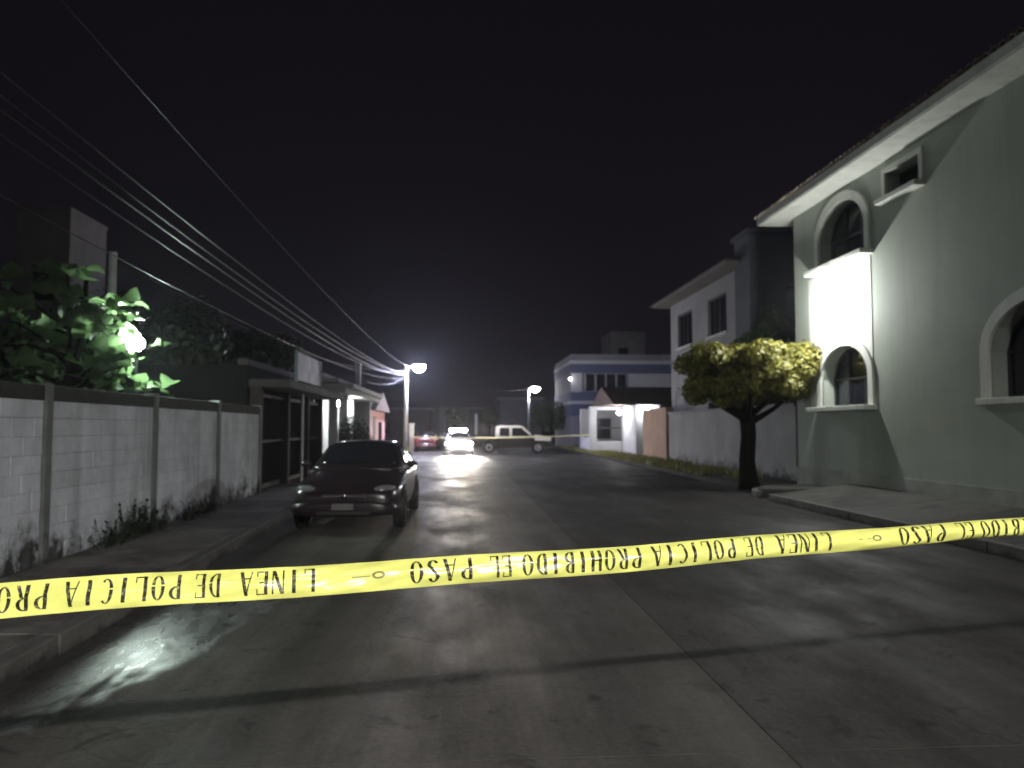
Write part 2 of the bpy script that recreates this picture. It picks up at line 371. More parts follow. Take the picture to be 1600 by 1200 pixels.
# rounded end of that pavement
for i in range(6):
    a0, a1 = R(180 - i * 15), R(180 - (i + 1) * 15); cx_, cy_, r0 = RX + 1.5, 17.21, 1.5
    P = lambda a, r: (cx_ + r * math.cos(a), cy_ + r * math.sin(a))
    MB().prism([P(a1, r0), P(a0, r0), P(a0, r0 - 0.148), P(a1, r0 - 0.148)][::-1], 'z', -0.05, 0.152).build('kerb_stone', M['kerb'], pav2, bevel=0.01)
mb = MB(); arc = [(RX + 1.5 + 1.345 * math.cos(R(180 - i * 7.5)), 17.21 + 1.345 * math.sin(R(180 - i * 7.5))) for i in range(13)]
mb.prism([(BX + 0.1, 17.21)] + [(BX + 0.1, arc[-1][1])] + arc[::-1], 'z', 0.0, 0.2)
mb.build('paving_slab', M['walk2'], pav2, bevel=0.008)
# earth verge further along the right side
verge = struct('verge', MB().prism([(7.3, 18.9), (9.2, 18.6), (9.2, 62), (7.5, 62), (7.4, 40)], 'z', -0.05, 0.12), M['ground'])
# grass along the verge
random.seed(21)
mb = MB()
def blade(mb, x, y, z, h, wd):
    a = random.uniform(0, 6.28); lx, ly = math.cos(a) * wd, math.sin(a) * wd; bx, by = random.uniform(-.6, .6) * h, random.uniform(-.6, .6) * h
    mb.add([(x - lx, y - ly, z), (x + lx, y + ly, z), (x + bx * 0.4 + lx * 0.7, y + by * 0.4 + ly * 0.7, z + h * 0.6), (x + bx * 0.4 - lx * 0.7, y + by * 0.4 - ly * 0.7, z + h * 0.6), (x + bx, y + by, z + h)], [(0, 1, 2, 3), (3, 2, 4)])
for i in range(9000):
    y = 22 + 36 * random.random() ** 0.8; x = random.uniform(7.35, 9.1)
    if noise.noise(Vector((x * 0.9, y * 0.5, 0))) < -0.22: continue
    blade(mb, x, y, 0.1, random.uniform(0.06, 0.24), random.uniform(0.012, 0.03))
gr = mb.build('grass', M['grass'], None, kind='stuff'); tag(gr, 'yellowish green grass growing on the verge beside the white porch', 'grass')
mb = MB()
for i in range(1400):
    y = random.uniform(45.2, 50); x = kx(y) - random.uniform(-0.05, 0.9)
    blade(mb, x, y, 0.1, random.uniform(0.1, 0.32), random.uniform(0.012, 0.03))
gr = mb.build('grass', M['grass'], None, kind='stuff'); tag(gr, 'tuft of grass round the foot of the white post', 'grass')

# ================================================================== LEFT BLOCK WALL
wall = thing('block_wall', 'long grey painted concrete block wall with dark posts and dark coping', 'wall', (WX, 11, 0.1))
PY = [5.6, 8.5, 11.4, 14.3, 17.2]
box(WX - 0.135, WX - 0.012, 2.6, 17.2, 0.1, 1.88).build('mortar_core', M['mortar'], wall)
random.seed(3)
blk = None
for r in range(9):
    z = 0.165 + r * 0.192
    for bi in range(4):
        a, b = PY[bi] + 0.07, PY[bi + 1] - 0.07
        y = a - (0.2 if r % 2 else 0.0)
        while y < b - 0.02:
            ya, yb = max(y, a), min(y + 0.396, b)
            y += 0.4
            if yb - ya < 0.04: continue
            full = abs(yb - ya - 0.396) < 1e-4
            off = Vector((WX + random.uniform(-0.004, 0.003), (ya + yb) / 2, z + 0.093))
            if full and blk is not None:
                c = link_copy(blk, wall, off - wall.location)
            else:
                hl = (yb - ya) / 2
                c = box(-0.06, 0, -hl, hl, -0.0945, 0.0945).build('block', M['block'], None, bevel=0.005)
                c.parent = wall; c.location = off - wall.location
                if full: blk = c
            c.rotation_euler = (0, random.uniform(-0.006, 0.006), random.uniform(-0.006, 0.006))
for y in [2.7] + PY:
    box(WX - 0.15, WX + 0.035, y - 0.068, y + 0.068, 0.1, 2.04 + random.uniform(-0.02, 0.05)).build('post', M['pilaster'], wall, bevel=0.012)
for a, b in zip([2.7] + PY[:-1], PY):
    box(WX - 0.16, WX + 0.02, a + 0.07, b - 0.07, 1.885, 2.06 + random.uniform(-0.015, 0.015)).build('coping', M['coping'], wall, bevel=0.02)
# weeds at the foot of the wall
random.seed(11)
def weed(y, hgt, n, label):
    t = thing('weed', label, 'plant', (WX + 0.14, y, 0.155), 'weeds along the block wall')
    mb = MB(); st = MB()
    for i in range(n):
        a = random.uniform(0, 6.28); r = random.uniform(0, .22); x0 = WX + 0.13 + abs(math.cos(a)) * r * .55; y0 = y + math.sin(a) * r * 2.0
        h = hgt * random.uniform(0.35, 1); lean = random.uniform(-.1, .14); ly = random.uniform(-.15, .15)
        st.tube([(x0, y0, 0.15), (x0 + lean * .5, y0 + ly * .5, 0.15 + h * .6), (x0 + lean, y0 + ly, 0.15 + h)], [.006, .005, .002], 4)
        for j in range(5):
            f = random.uniform(.25, 1); c = Vector((x0 + lean * f, y0 + ly * f, .15 + h * f)); d = Vector((random.uniform(-.3, 1), random.uniform(-1, 1), random.uniform(-.2, .7))).normalized()
            s = d.cross(Vector((0, 0, 1))).normalized() * 0.022; e = c + d * random.uniform(.06, .13)
            mb.add([c, (c + e) / 2 + s, e, (c + e) / 2 - s], [(0, 1, 2, 3)])
    st.build('stem', M['leaf_dark'], t, kind='stuff'); mb.build('foliage', M['leaf_dark'], t)
weed(9.7, .34, 16, 'low dark weed at the foot of the block wall, nearest the tall first post')
weed(10.45, .52, 30, 'tallest dark weed at the foot of the block wall')
weed(11.0, .3, 14, 'small dark weed at the foot of the block wall beside a post')
weed(12.5, .28, 22, 'dark weed in the middle of the third wall bay')
weed(13.5, .25, 22, 'dark weed in the third wall bay close to the next post')

# ================================================================== HOUSES: generic wall with openings
def wall_open(mb, u0, u1, z0, z1, ops, P, depth):
    """front wall in (u,z); ops: (ua,ub,za,zspring,rise); P(u,z,d) -> point, d = depth into the wall"""
    us = {u0, u1}
    for (a, b, za, zs, rise) in ops:
        n = 14 if rise else 1
        for i in range(n + 1): us.add(a + (b - a) * i / n)
    us = sorted(us)
    def top(op, u):
        a, b, za, zs, rise = op
        if not rise: return zs
        t = (u - (a + b) / 2) / ((b - a) / 2); return zs + rise * math.sqrt(max(0, 1 - t * t))
    for p, q in zip(us, us[1:]):
        mid = (p + q) / 2
        cov = sorted([o for o in ops if o[0] < mid < o[1]], key=lambda o: o[2])
        lo = (z0, z0)
        for o in cov:
            mb.quad(P(p, lo[0], 0), P(q, lo[1], 0), P(q, o[2], 0), P(p, o[2], 0))
            tp, tq = top(o, p), top(o, q)
            mb.quad(P(p, tp, 0), P(q, tq, 0), P(q, tq, depth), P(p, tp, depth))
            mb.quad(P(p, o[2], 0), P(q, o[2], 0), P(q, o[2], depth), P(p, o[2], depth))
            lo = (tp, tq)
        mb.quad(P(p, lo[0], 0), P(q, lo[1], 0), P(q, z1, 0), P(p, z1, 0))
    for o in ops:
        for u in (o[0], o[1]):
            mb.quad(P(u, o[2], 0), P(u, o[3], 0), P(u, o[3], depth), P(u, o[2], depth))
    return mb
def arch_pts(a, b, za, zs, rise, n=16):
    pts = [(a, za), (b, za)]
    if rise:
        for i in range(n + 1):
            t = math.pi * i / n; pts.append(((a + b) / 2 + (b - a) / 2 * math.cos(t), zs + rise * math.sin(t)))
    else: pts += [(b, zs), (a, zs)]
    return pts
def xwall_window(parent, X, op, depth, sgn=1, mull=2, transom=True, trim=0, sill=0.0, sillw=0.15):
    """window in a wall at x = X whose outside faces -x; recess goes to +x"""
    a, b, za, zs, rise = op
    wd = thing_part = MB().prism([(p[0], p[1]) for p in arch_pts(a - .01, b + .01, za - .01, zs + .005, rise)], 'x', X + depth, X + depth + 0.012).build('window', M['glass'], parent)
    f = MB(); fw = 0.05; xd0, xd1 = X + depth - 0.045, X + depth - 0.003
    outer = arch_pts(a, b, za, zs, rise); cyc = len(outer); cu = (a + b) / 2; cz = (za + zs + rise) / 2
    inner = [(cu + (p[0] - cu) * (1 - 2 * fw / (b - a)), cz + (p[1] - cz) * (1 - 2 * fw / (zs + rise - za))) for p in outer]
    for i in range(cyc):
        j = (i + 1) % cyc
        p, q, r_, s_ = outer[i], outer[j], inner[j], inner[i]
        f.add([(xd0, *p), (xd0, *q), (xd0, *r_), (xd0, *s_), (xd1, *p), (xd1, *q), (xd1, *r_), (xd1, *s_)], [(0, 1, 2, 3), (3, 2, 6, 7), (0, 4, 5, 1)])
    f.build('frame', M['frame'], wd)
    for i in range(1, mull + 1):
        u = a + (b - a) * i / (mull + 1); t = (u - cu) / ((b - a) / 2); zt = zs + rise * math.sqrt(max(0, 1 - t * t)) - 0.03
        box(X + depth - 0.04, X + depth - 0.004, u - 0.02, u + 0.02, za + 0.05, zt).build('mullion', M['frame'], wd)
    if transom:
        box(X + depth - 0.05, X + depth - 0.006, a + .05, b - .05, zs - 0.03, zs + 0.015).build('transom', M['frame'], wd)
    if trim:
        tm = MB(); pr = 0.055
        if rise:
            o2 = [(cu + ((b - a) / 2 + trim) * math.cos(math.pi * i / 20), zs + (rise + trim) * math.sin(math.pi * i / 20)) for i in range(21)]
            i2 = [(cu + ((b - a) / 2) * math.cos(math.pi * i / 20), zs + rise * math.sin(math.pi * i / 20)) for i in range(21)]
            o2 = [(b + trim, za)] + o2 + [(a - trim, za)]; i2 = [(b, za)] + i2 + [(a, za)]
        else:
            o2 = [(b + trim, za), (b + trim, zs + trim), (a - trim, zs + trim), (a - trim, za)]; i2 = [(b, za), (b, zs), (a, zs), (a, za)]
        for i in range(len(o2) - 1):
            p, q, r_, s_ = o2[i], o2[i + 1], i2[i + 1], i2[i]
            tm.add([(X - pr, *p), (X - pr, *q), (X - pr, *r_), (X - pr, *s_), (X + .01, *p), (X + .01, *q), (X + .01, *r_), (X + .01, *s_)],
                   [(0, 1, 2, 3), (0, 4, 5, 1), (2, 6, 7, 3)])
        tm.build('surround', M['trim'], wd)
    if sill:
        box(X - sill, X + depth - 0.05, a - sillw, b + sillw, za - 0.11, za - 0.003).build('sill', M['trim'], wd, bevel=0.012)
    return wd

# ================================================================== RIGHT SAGE GREEN HOUSE
hs = thing('house', 'large two storey sage green house with arched windows and a lit wall lamp', 'house', (BX, 11, 0.2))
HT = 7.02; DEP = 0.34
ops = [(15.62, 17.72, 2.08, 2.72, 0.72), (15.62, 17.72, 5.36, 5.98, 0.74), (13.62, 14.78, 6.22, 6.74, 0), (9.6, 11.9, 2.08, 2.82, 0.74)]
mb = MB(); wall_open(mb, 3.0, 19.15, 0.1, HT, ops, lambda u, z, d: (BX + d, u, z), DEP)
mb.quad((BX, 19.15, 0.1), (16, 19.15, 0.1), (16, 19.15, HT), (BX, 19.15, HT)); mb.quad((BX, 3, 0.1), (16, 3, 0.1), (16, 3, HT), (BX, 3, HT)); mb.quad((16, 3, .1), (16, 19.15, .1), (16, 19.15, HT), (16, 3, HT))
mb.build('wall', M['sage'], hs, merge=True)
for i, o_ in enumerate(ops):
    small = o_[4] == 0
    xwall_window(hs, BX, o_, DEP - 0.02, mull=1 if small else 2, transom=not small, trim=0.11 if small else 0.2, sill=0.22 if small else (0.3 if i < 2 else .1), sillw=0.12 if small else 0.28)
box(BX - 0.03, BX + 0.02, 3.0, 19.18, 0.1, 0.62).build('plinth', mat('plinth', (0.28, 0.29, 0.26), 0.9, var=0.25, vscale=1.5, bump=.3), hs)
mb = MB(); PB = BX - .014  # thin pale panel, shaped and coloured to carry the wall lamp's bright patch
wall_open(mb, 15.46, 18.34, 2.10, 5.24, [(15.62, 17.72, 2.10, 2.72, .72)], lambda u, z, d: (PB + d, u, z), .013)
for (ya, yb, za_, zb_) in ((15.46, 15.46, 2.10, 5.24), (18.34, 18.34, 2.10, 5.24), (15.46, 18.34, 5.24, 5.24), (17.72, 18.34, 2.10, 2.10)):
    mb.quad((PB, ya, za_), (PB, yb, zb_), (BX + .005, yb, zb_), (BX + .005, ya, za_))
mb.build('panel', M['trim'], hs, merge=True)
# eaves: soffit slab, fascia, hipped roof and a row of clay tile ends
EX0 = BX - 0.62; EY1 = 19.95
box(EX0, BX + 0.3, 2.2, EY1, HT, HT + 0.09).build('soffit', M['trim'], hs)
box(EX0 - 0.02, EX0 + 0.06, 2.2, EY1 + 0.02, HT + 0.03, HT + 0.2).build('fascia', M['trim'], hs)
box(EX0 + 0.06, 16.6, EY1 - 0.06, EY1 + 0.02, HT + 0.03, HT + 0.2).build('fascia', M['trim'], hs)
rf = MB(); za = HT + 0.2
rf.add([(EX0, 2.2, za), (16.6, 2.2, za), (16.6, EY1, za), (EX0, EY1, za), (12.3, 6.4, za + 1.35), (12.3, EY1 - 4.2, za + 1.35)], [(0, 3, 5, 4), (1, 0, 4), (2, 1, 4, 5), (3, 2, 5), (0, 1, 2, 3)])
roof = rf.build('roof', M['rooftile'], hs)
tm = MB(); n = 6; L = 0.5
for k_ in range(n + 1):
    a = math.pi * k_ / n
    for r_ in (0.085, 0.072):
        tm.v += [(-0.06, r_ * math.cos(a), r_ * math.sin(a)), (L, r_ * 0.85 * math.cos(a), r_ * 0.85 * math.sin(a) + L * 0.31)]
for k_ in range(n):
    a = k_ * 4; b = a + 4; tm.f += [(a, b, b + 1, a + 1), (a + 2, a + 3, b + 3, b + 2), (a, a + 2, b + 2, b)]
tl = tm.build('roof_tile', M['tile'], None, smooth=False); tl.parent = roof
tl.location = Vector((EX0, 2.35, za - 0.01)) - offset_of(roof)
y = 2.55
while y < EY1:
    link_copy(tl, roof, Vector((EX0 + random.uniform(-.02, .015), y, za - 0.01)) - offset_of(roof)); y += 0.185
# small vent pipe on the roof
tag(MB().tube([(10.2, 12.3, 7.5), (10.2, 12.3, 9.0)], 0.04, 8).build('vent_pipe', M['steel'], None), 'thin vent pipe standing on the roof of the sage green house', 'pipe')
# wall lamp
WL = Vector((BX - 0.52, 16.8, 4.40))
wl_ = thing('wall_lamp', 'bright globe lamp on a bracket between the two arched windows', 'lamp', (BX, 16.75, 4.5))
box(BX - 0.03, BX - 0.001, 16.66, 16.84, 4.40, 4.66).build('back_plate', M['trim'], wl_, bevel=.008)
MB().tube([(BX - 0.02, 16.75, 4.58), (BX - 0.45, 16.78, 4.68), (WL.x, WL.y, 4.62), (WL.x, WL.y, 4.53)], 0.016, 8).build('arm', M['trim'], wl_)
MB().tube([(WL.x, WL.y, 4.54), (WL.x, WL.y, 4.505)], [.03, .06], 12).build('holder', M['trim'], wl_)
def globe(parent, c, r, col, power, name='globe'):
    A = 4 * math.pi * r * r
    return MB().ball(c, r, 18, 12).build(name, emit('glow_%d' % len(MATS), col, power / (math.pi * A)), parent, smooth=True)
globe(wl_, WL, 0.09, (0.98, 1.0, 0.96), P_WALL)

# ================================================================== TREES
def crown_mesh(name, m, parent, clumps, n, size, seed, flat=0.3):
    rnd = random.Random(seed); mb = MB()
    tot = sum(c[3] * c[4] * c[5] for c in clumps)
    for (cx, cyy, cz, rx, ry, rz) in clumps:
        k_ = int(n * rx * ry * rz / tot)
        for _ in range(k_):
            d = Vector((rnd.gauss(0, 1), rnd.gauss(0, 1), rnd.gauss(0, 1))).normalized(); rr = 0.45 + 0.6 * rnd.random() ** 0.45
            q = 1 + 0.22 * noise.noise(d * 2.3 + Vector((seed, 0, 0)))
            c = Vector((cx + d.x * rx * rr * q, cyy + d.y * ry * rr * q, cz + d.z * rz * rr * q))
            a = Vector((rnd.uniform(-1, 1), rnd.uniform(-1, 1), rnd.uniform(-.7, .7))).normalized()
            nrm = (d + Vector((rnd.uniform(-.8, .8), rnd.uniform(-.8, .8), rnd.uniform(-.2, .9)))).normalized()
            a = (a - nrm * a.dot(nrm)).normalized(); b = nrm.cross(a)
            s = size * rnd.uniform(.6, 1.3)
            mb.add([c - a * s, c + b * s * .45, c + a * s, c - b * s * .45], [(0, 1, 2, 3)])
    return mb.build(name, m, parent)
# clipped tree in front of the house
TX, TY = 7.3, 19.2
tr = thing('clipped_tree', 'broad clipped tree with flat yellow green top beside the sage green house', 'tree', (TX, TY, 0.1))
random.seed(5)
tk = MB(); tk.tube([(TX + .03, TY, 0.05), (TX, TY, 0.3), (TX - .02, TY, .8), (TX + .03, TY, 1.4), (TX, TY, 1.95), (TX - .02, TY, 2.4)], [.3, .23, .2, .19, .2, .14], 12)
for i in range(9):
    a = i * 0.7 + .3; e = Vector((TX + math.cos(a) * 1.3, TY + math.sin(a) * 1.1, 2.6 + random.uniform(0, .3)))
    s = Vector((TX, TY, 1.6 + random.uniform(0, .4)))
    tk.tube([s, (s + e) / 2 + Vector((0, 0, -.08)), e], [.1, .06, .03], 7)
tk.build('trunk', M['bark'], tr, smooth=True)
rnd = random.Random(9); cl = []
for i in range(104):
    top = i < 58
    a = rnd.uniform(0, 6.28); RR = (1.78 if top else 1.5) * (1 + .10 * noise.noise(Vector((math.cos(a) * 2, math.sin(a) * 2, 5)))); r = RR * math.sqrt(rnd.random()); t = r / RR
    zz = (3.42 + rnd.uniform(-.12, .1) if top else rnd.uniform(2.5, 3.2)) + .13 * math.cos(a) * t
    q = rnd.uniform(.26, .5)
    cl.append((TX + .2 + math.cos(a) * r, TY + math.sin(a) * r, zz, q, q, q * (.62 if top else .8)))
crown_mesh('crown', M['leaf_ficus'], tr, cl, 44000, 0.07, 9)
# small tree behind it
tr = thing('small_tree', 'dim bushy green tree behind the clipped tree', 'tree', (9.5, 23.2, 0.1))
MB().tube([(9.5, 23.2, 0), (9.52, 23.2, 1.6), (9.45, 23.2, 3.2)], [.12, .09, .05], 8).build('trunk', M['bark'], tr)
crown_mesh('crown', M['leaf_mid'], tr, [(9.5, 23.2, 3.9, .8, .8, .9), (8.9, 23.2, 3.9, .55, .5, .6), (10.0, 23.3, 4.3, .5, .5, .8), (9.6, 23.2, 4.9, .32, .3, .55)], 5200, 0.07, 15)
# garden tree behind the block wall, with big leaves picked out by the lamp
GL = Vector((-5.34, 13.0, 2.98))
gt = thing('broadleaf_tree', 'tree with large pale green leaves lit up behind the block wall', 'tree', (-6.0, 12.0, 0))
GO = Vector((-.42, .95, 0))
random.seed(31)
tk = MB(); tk.tube([(-5.6, 11.0, -.1), (-5.62, 11.0, 1.2), (-5.5, 11.05, 2.2), (-5.35, 11.1, 3.1), (-5.3, 11.1, 3.9)], [.13, .11, .09, .07, .03], 8)
tips = []
for i in range(20):
    a = random.uniform(0, 6.28); z0 = random.uniform(1.9, 3.3); l_ = random.uniform(.7, 1.55)
    s = Vector((-5.5, 11.05, z0)); e = s + Vector((math.cos(a) * l_ * .75, math.sin(a) * l_ * 1.1, random.uniform(.0, .7)))
    tk.tube([s, (s + e) / 2 + Vector((0, 0, .1)), e], [.035, .024, .012], 5)
    for f in (.45, .62, .78, .92, 1.0): tips.append(s.lerp(e, f))
tk.v = [(x + GO.x, y + GO.y, z) for x, y, z in tk.v]; tk.build('trunk', M['bark'], gt)
lm = MB()
prof = [(0, 0), (.28, .34), (.6, .46), (.85, .26), (1, 0)]
for sgn in (1, -1):
    for (p0, w0), (p1, w1) in zip(prof, prof[1:]):
        lm.quad((p0, 0, .2 * math.sin(p0 * 2.6)), (p1, 0, .2 * math.sin(p1 * 2.6)), (p1, sgn * w1, .2 * math.sin(p1 * 2.6) + w1 * .38), (p0, sgn * w0, .2 * math.sin(p0 * 2.6) + w0 * .38))
def seg_dist(p, a, b):
    d = b - a; t = max(0, min(1, (p - a).dot(d) / d.length_squared)); return (p - a - d * t).length
lf = None; cnt = 0
for t in tips * 2:
    for _ in range(2):
        if cnt >= 260: break
        p = t + GO + Vector((random.uniform(-.18, .18), random.uniform(-.18, .18), random.uniform(-.12, .15)))
        if p.x > WX - .25 and p.z < 2.2: continue
        if (p - GL).length < .2 or seg_dist(p, GL, Vector((0, 0, H))) < .17 or seg_dist(p, GL, Vector((-2.3, 6.2, 0))) < .3: continue
        if lf is None:
            lf = lm.build('leaf', M['leaf_big'], None, smooth=True, merge=True); o = lf; o.parent = gt
        else: o = link_copy(lf, gt)
        cnt += 1
        s = random.uniform(.16, .4); o.scale = (s, s, s); o.location = p - gt.location
        o.rotation_euler = (random.uniform(-.9, .9), random.uniform(-.5, .9), random.uniform(0, 6.28))
# garden lamp standing just behind the wall
gl = thing('garden_lamp', 'bright greenish white globe lamp on a thin post behind the block wall', 'lamp', (GL.x, GL.y, 0))
MB().tube([(GL.x, GL.y, -.1), (GL.x, GL.y, GL.z - .19)], 0.03, 8).build('post', M['frame'], gl)
MB().tube([(GL.x, GL.y, GL.z - .2), (GL.x, GL.y, GL.z - .12)], [.04, .075], 12).build('holder', M['frame'], gl)
globe(gl, GL, 0.12, (0.82, 1.0, 0.90), P_GARDEN)
# low plants and dark trees in the left garden
for j, (x, y, z, s, lab) in enumerate([(-8.5, 15.5, 2.6, 1.7, 'dark bushy tree in the garden between the lamp and the concrete tower'), (-8.0, 21, 3.4, 1.9, 'dark tree beside the sign board, rising above the block wall'), (-11, 24, 4.0, 2.0, 'dark tree at the foot of the tall concrete tower'), (-7.2, 26.5, 3.6, 1.7, 'dark tree behind the shop canopy')]):
    t = thing('dark_tree', lab, 'tree', (x, y, 0))
    MB().tube([(x, y, -.1), (x + .05, y, z * .5), (x, y, z)], [.16, .12, .05], 8).build('trunk', M['bark'], t)
    rnd = random.Random(60 + j)
    crown_mesh('crown', M['leaf_dark'], t, [(x + rnd.uniform(-.8, .8) * s * .6, y + rnd.uniform(-.8, .8) * s * .6, z + rnd.uniform(-.5, .6) * s * .6, s * .55, s * .55, s * .5) for _ in range(8)], 4200, 0.13, 70 + j)

# tall concrete tower far left and a post
tw = thing('concrete_tower', 'tall plain concrete stair tower rising behind the garden trees', 'building', (-15.6, 31, 0))
box(-16.9, -14.9, 30, 33, 0, 9.9).build('wall', M['raw'], tw, bevel=.03)
box(-16.93, -14.87, 29.97, 33.03, 9.9, 10.02).build('roof', M['raw'], tw, bevel=.02)
box(-16.2, -15.4, 29.97, 30.02, 6.4, 7.5).build('window', M['glass'], tw)
tag(MB().tube([(-8.95, 20.2, -.1), (-8.95, 20.2, 6.1)], [.13, .1], 10).build('concrete_post', M['concpole'], None), 'thin concrete post rising out of the dark garden', 'post')

# ================================================================== LEFT DARK SHOP HOUSE
sh = thing('shop_house', 'dark low house with barred gates and a flat canopy behind the parked car', 'house', (WX, 22, 0.15))
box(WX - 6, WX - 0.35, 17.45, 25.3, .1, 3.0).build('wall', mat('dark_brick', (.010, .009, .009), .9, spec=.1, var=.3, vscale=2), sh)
box(WX - 0.34, WX + .55, 17.5, 25.5, 2.5, 2.68).build('canopy', M['canopy'], sh, bevel=.015)
box(WX - 0.6, WX - .36, 17.5, 25.5, 3.0, 3.15).build('parapet', M['canopy'], sh, bevel=.015)
for y in (17.6, 20.4, 23.0, 25.2):
    box(WX - .3, WX - .06, y - .12, y + .12, .13, 2.5).build('column', mat('brown_column', (.028, .02, .017), .85, spec=.15, var=.3), sh, bevel=.012)
for (a, b) in ((17.75, 20.25), (20.55, 22.85), (23.15, 25.05)):
    g_ = box(WX - .2, WX - .16, a, b, .2, .3).add([(0, 0, 0)] * 0, []).build('gate', M['gate'], sh)
    box(WX - .2, WX - .16, a, b, 2.3, 2.38).build('rail', M['gate'], g_); box(WX - .2, WX - .16, a, b, 1.25, 1.31).build('rail', M['gate'], g_)
    n = int((b - a) / .14)
    bar0 = None
    for i in range(n + 1):
        yy = a + (b - a) * i / n
        if bar0 is None:
            bar0 = MB().tube([(WX - .215, yy, .25), (WX - .215, yy, 2.42)], .011, 6).build('bar', M['iron'], g_); base_y = yy
        else: link_copy(bar0, g_, (0, yy - base_y, 0))
sp = MB().tube([(WX + .15, 21.0, .15), (WX + .15, 21.0, 2.5)], .04, 10).build('support_post', M['steel'], sh)
sg = thing('sign_board', 'faded grey blank sign board standing on the canopy of the dark shop', 'sign', (WX + .42, 20.6, 2.68))
box(WX + .40, WX + .44, 18.9, 22.0, 2.76, 3.45).build('panel', M['sign'], sg, bevel=.004)
for y in (18.87, 22.0): box(WX + .38, WX + .46, y, y + .035, 2.68, 3.48).build('frame', M['frame'], sg)
# ------------------------------------------------------------------ lit white house beyond it
lh = thing('porch_house', 'small white house with a brightly lit porch behind the parked car', 'house', (WX, 32, .15))
box(WX - 5, WX - 1.2, 26.6, 37, .1, 3.1).build('wall', M['white'], lh)
box(WX - 1.2, WX + .1, 36.7, 37, .1, 2.9).build('side_wall', M['white'], lh)
box(WX - 1.2, WX - .1, 32.6, 32.8, .1, 2.75).build('side_wall', M['white'], lh)
for y in (26.9, 29.2, 36.6):
    box(WX - .14, WX + .14, y - .15, y + .15, .1, 2.8).build('column', M['white'], lh, bevel=.015)
    box(WX - .18, WX + .18, y - .19, y + .19, 2.66, 2.8).build('capital', M['white'], lh)
box(WX - 5.1, WX + .5, 26.4, 37.2, 2.803, 2.95).build('porch_slab', M['white'], lh, bevel=.02)
for i in range(3): box(WX - .5 - i * .5, WX + .75 - i * .5, 26.5 + i * .03, 37.1, 2.96 + .18 * i, 3.11 + .18 * i).build('roof_step', M['white'], lh, bevel=.03)
box(WX - .1, WX + .1, 33.1, 33.4, 3.4, 4.35).build('chimney', M['white'], lh)
box(WX - 1.19, WX - 1.15, 29.2, 30.1, .16, 2.2).build('door', M['frame'], lh)
box(WX - 1.19, WX - 1.15, 33.8, 35.2, 1.0, 2.1).build('window', M['glass'], lh)
lp = thing('porch_lamp', 'small lit globe hanging under the porch of the white house', 'lamp', (WX - .45, 31.0, 2.8))
MB().tube([(WX - .45, 31.0, 2.803), (WX - .45, 31.0, 2.66)], .015, 6).build('rod', M['frame'], lp)
globe(lp, Vector((WX - .45, 31.0, 2.56)), .1, (.95, 1, .95), P_LPORCH)
bs = thing('round_bush', 'dark round bush on the pavement behind the parked car', 'bush', (-3.95, 28.6, .15))
MB().tube([(-3.95, 28.6, .1), (-3.95, 28.6, .9)], [.05, .03], 6).build('stem', M['bark'], bs)
crown_mesh('foliage', M['leaf_dark'], bs, [(-3.95, 28.6, 1.25, .62, .6, .72), (-4.25, 28.6, 1.0, .45, .4, .5), (-3.65, 28.6, 1.0, .45, .4, .5)], 3600, .06, 33)
# pinkish house by the street lamp
ph = thing('pink_house', 'low pink house with tiled roof beyond the street lamp pole', 'house', (-6.5, 44, 0))
box(-10, -4.6, 39.5, 47, 0, 2.5).build('wall', M['pink'], ph)
MB().prism([(39.2, 2.5), (47.3, 2.5), (43.2, 3.5)], 'x', -10.2, -4.3).build('roof', M['rooftile'], ph)
box(-4.62, -4.57, 41, 42, .2, 2.2).build('door', M['frame'], ph); box(-4.62, -4.57, 43.5, 45, .9, 1.9).build('window', M['glass'], ph)

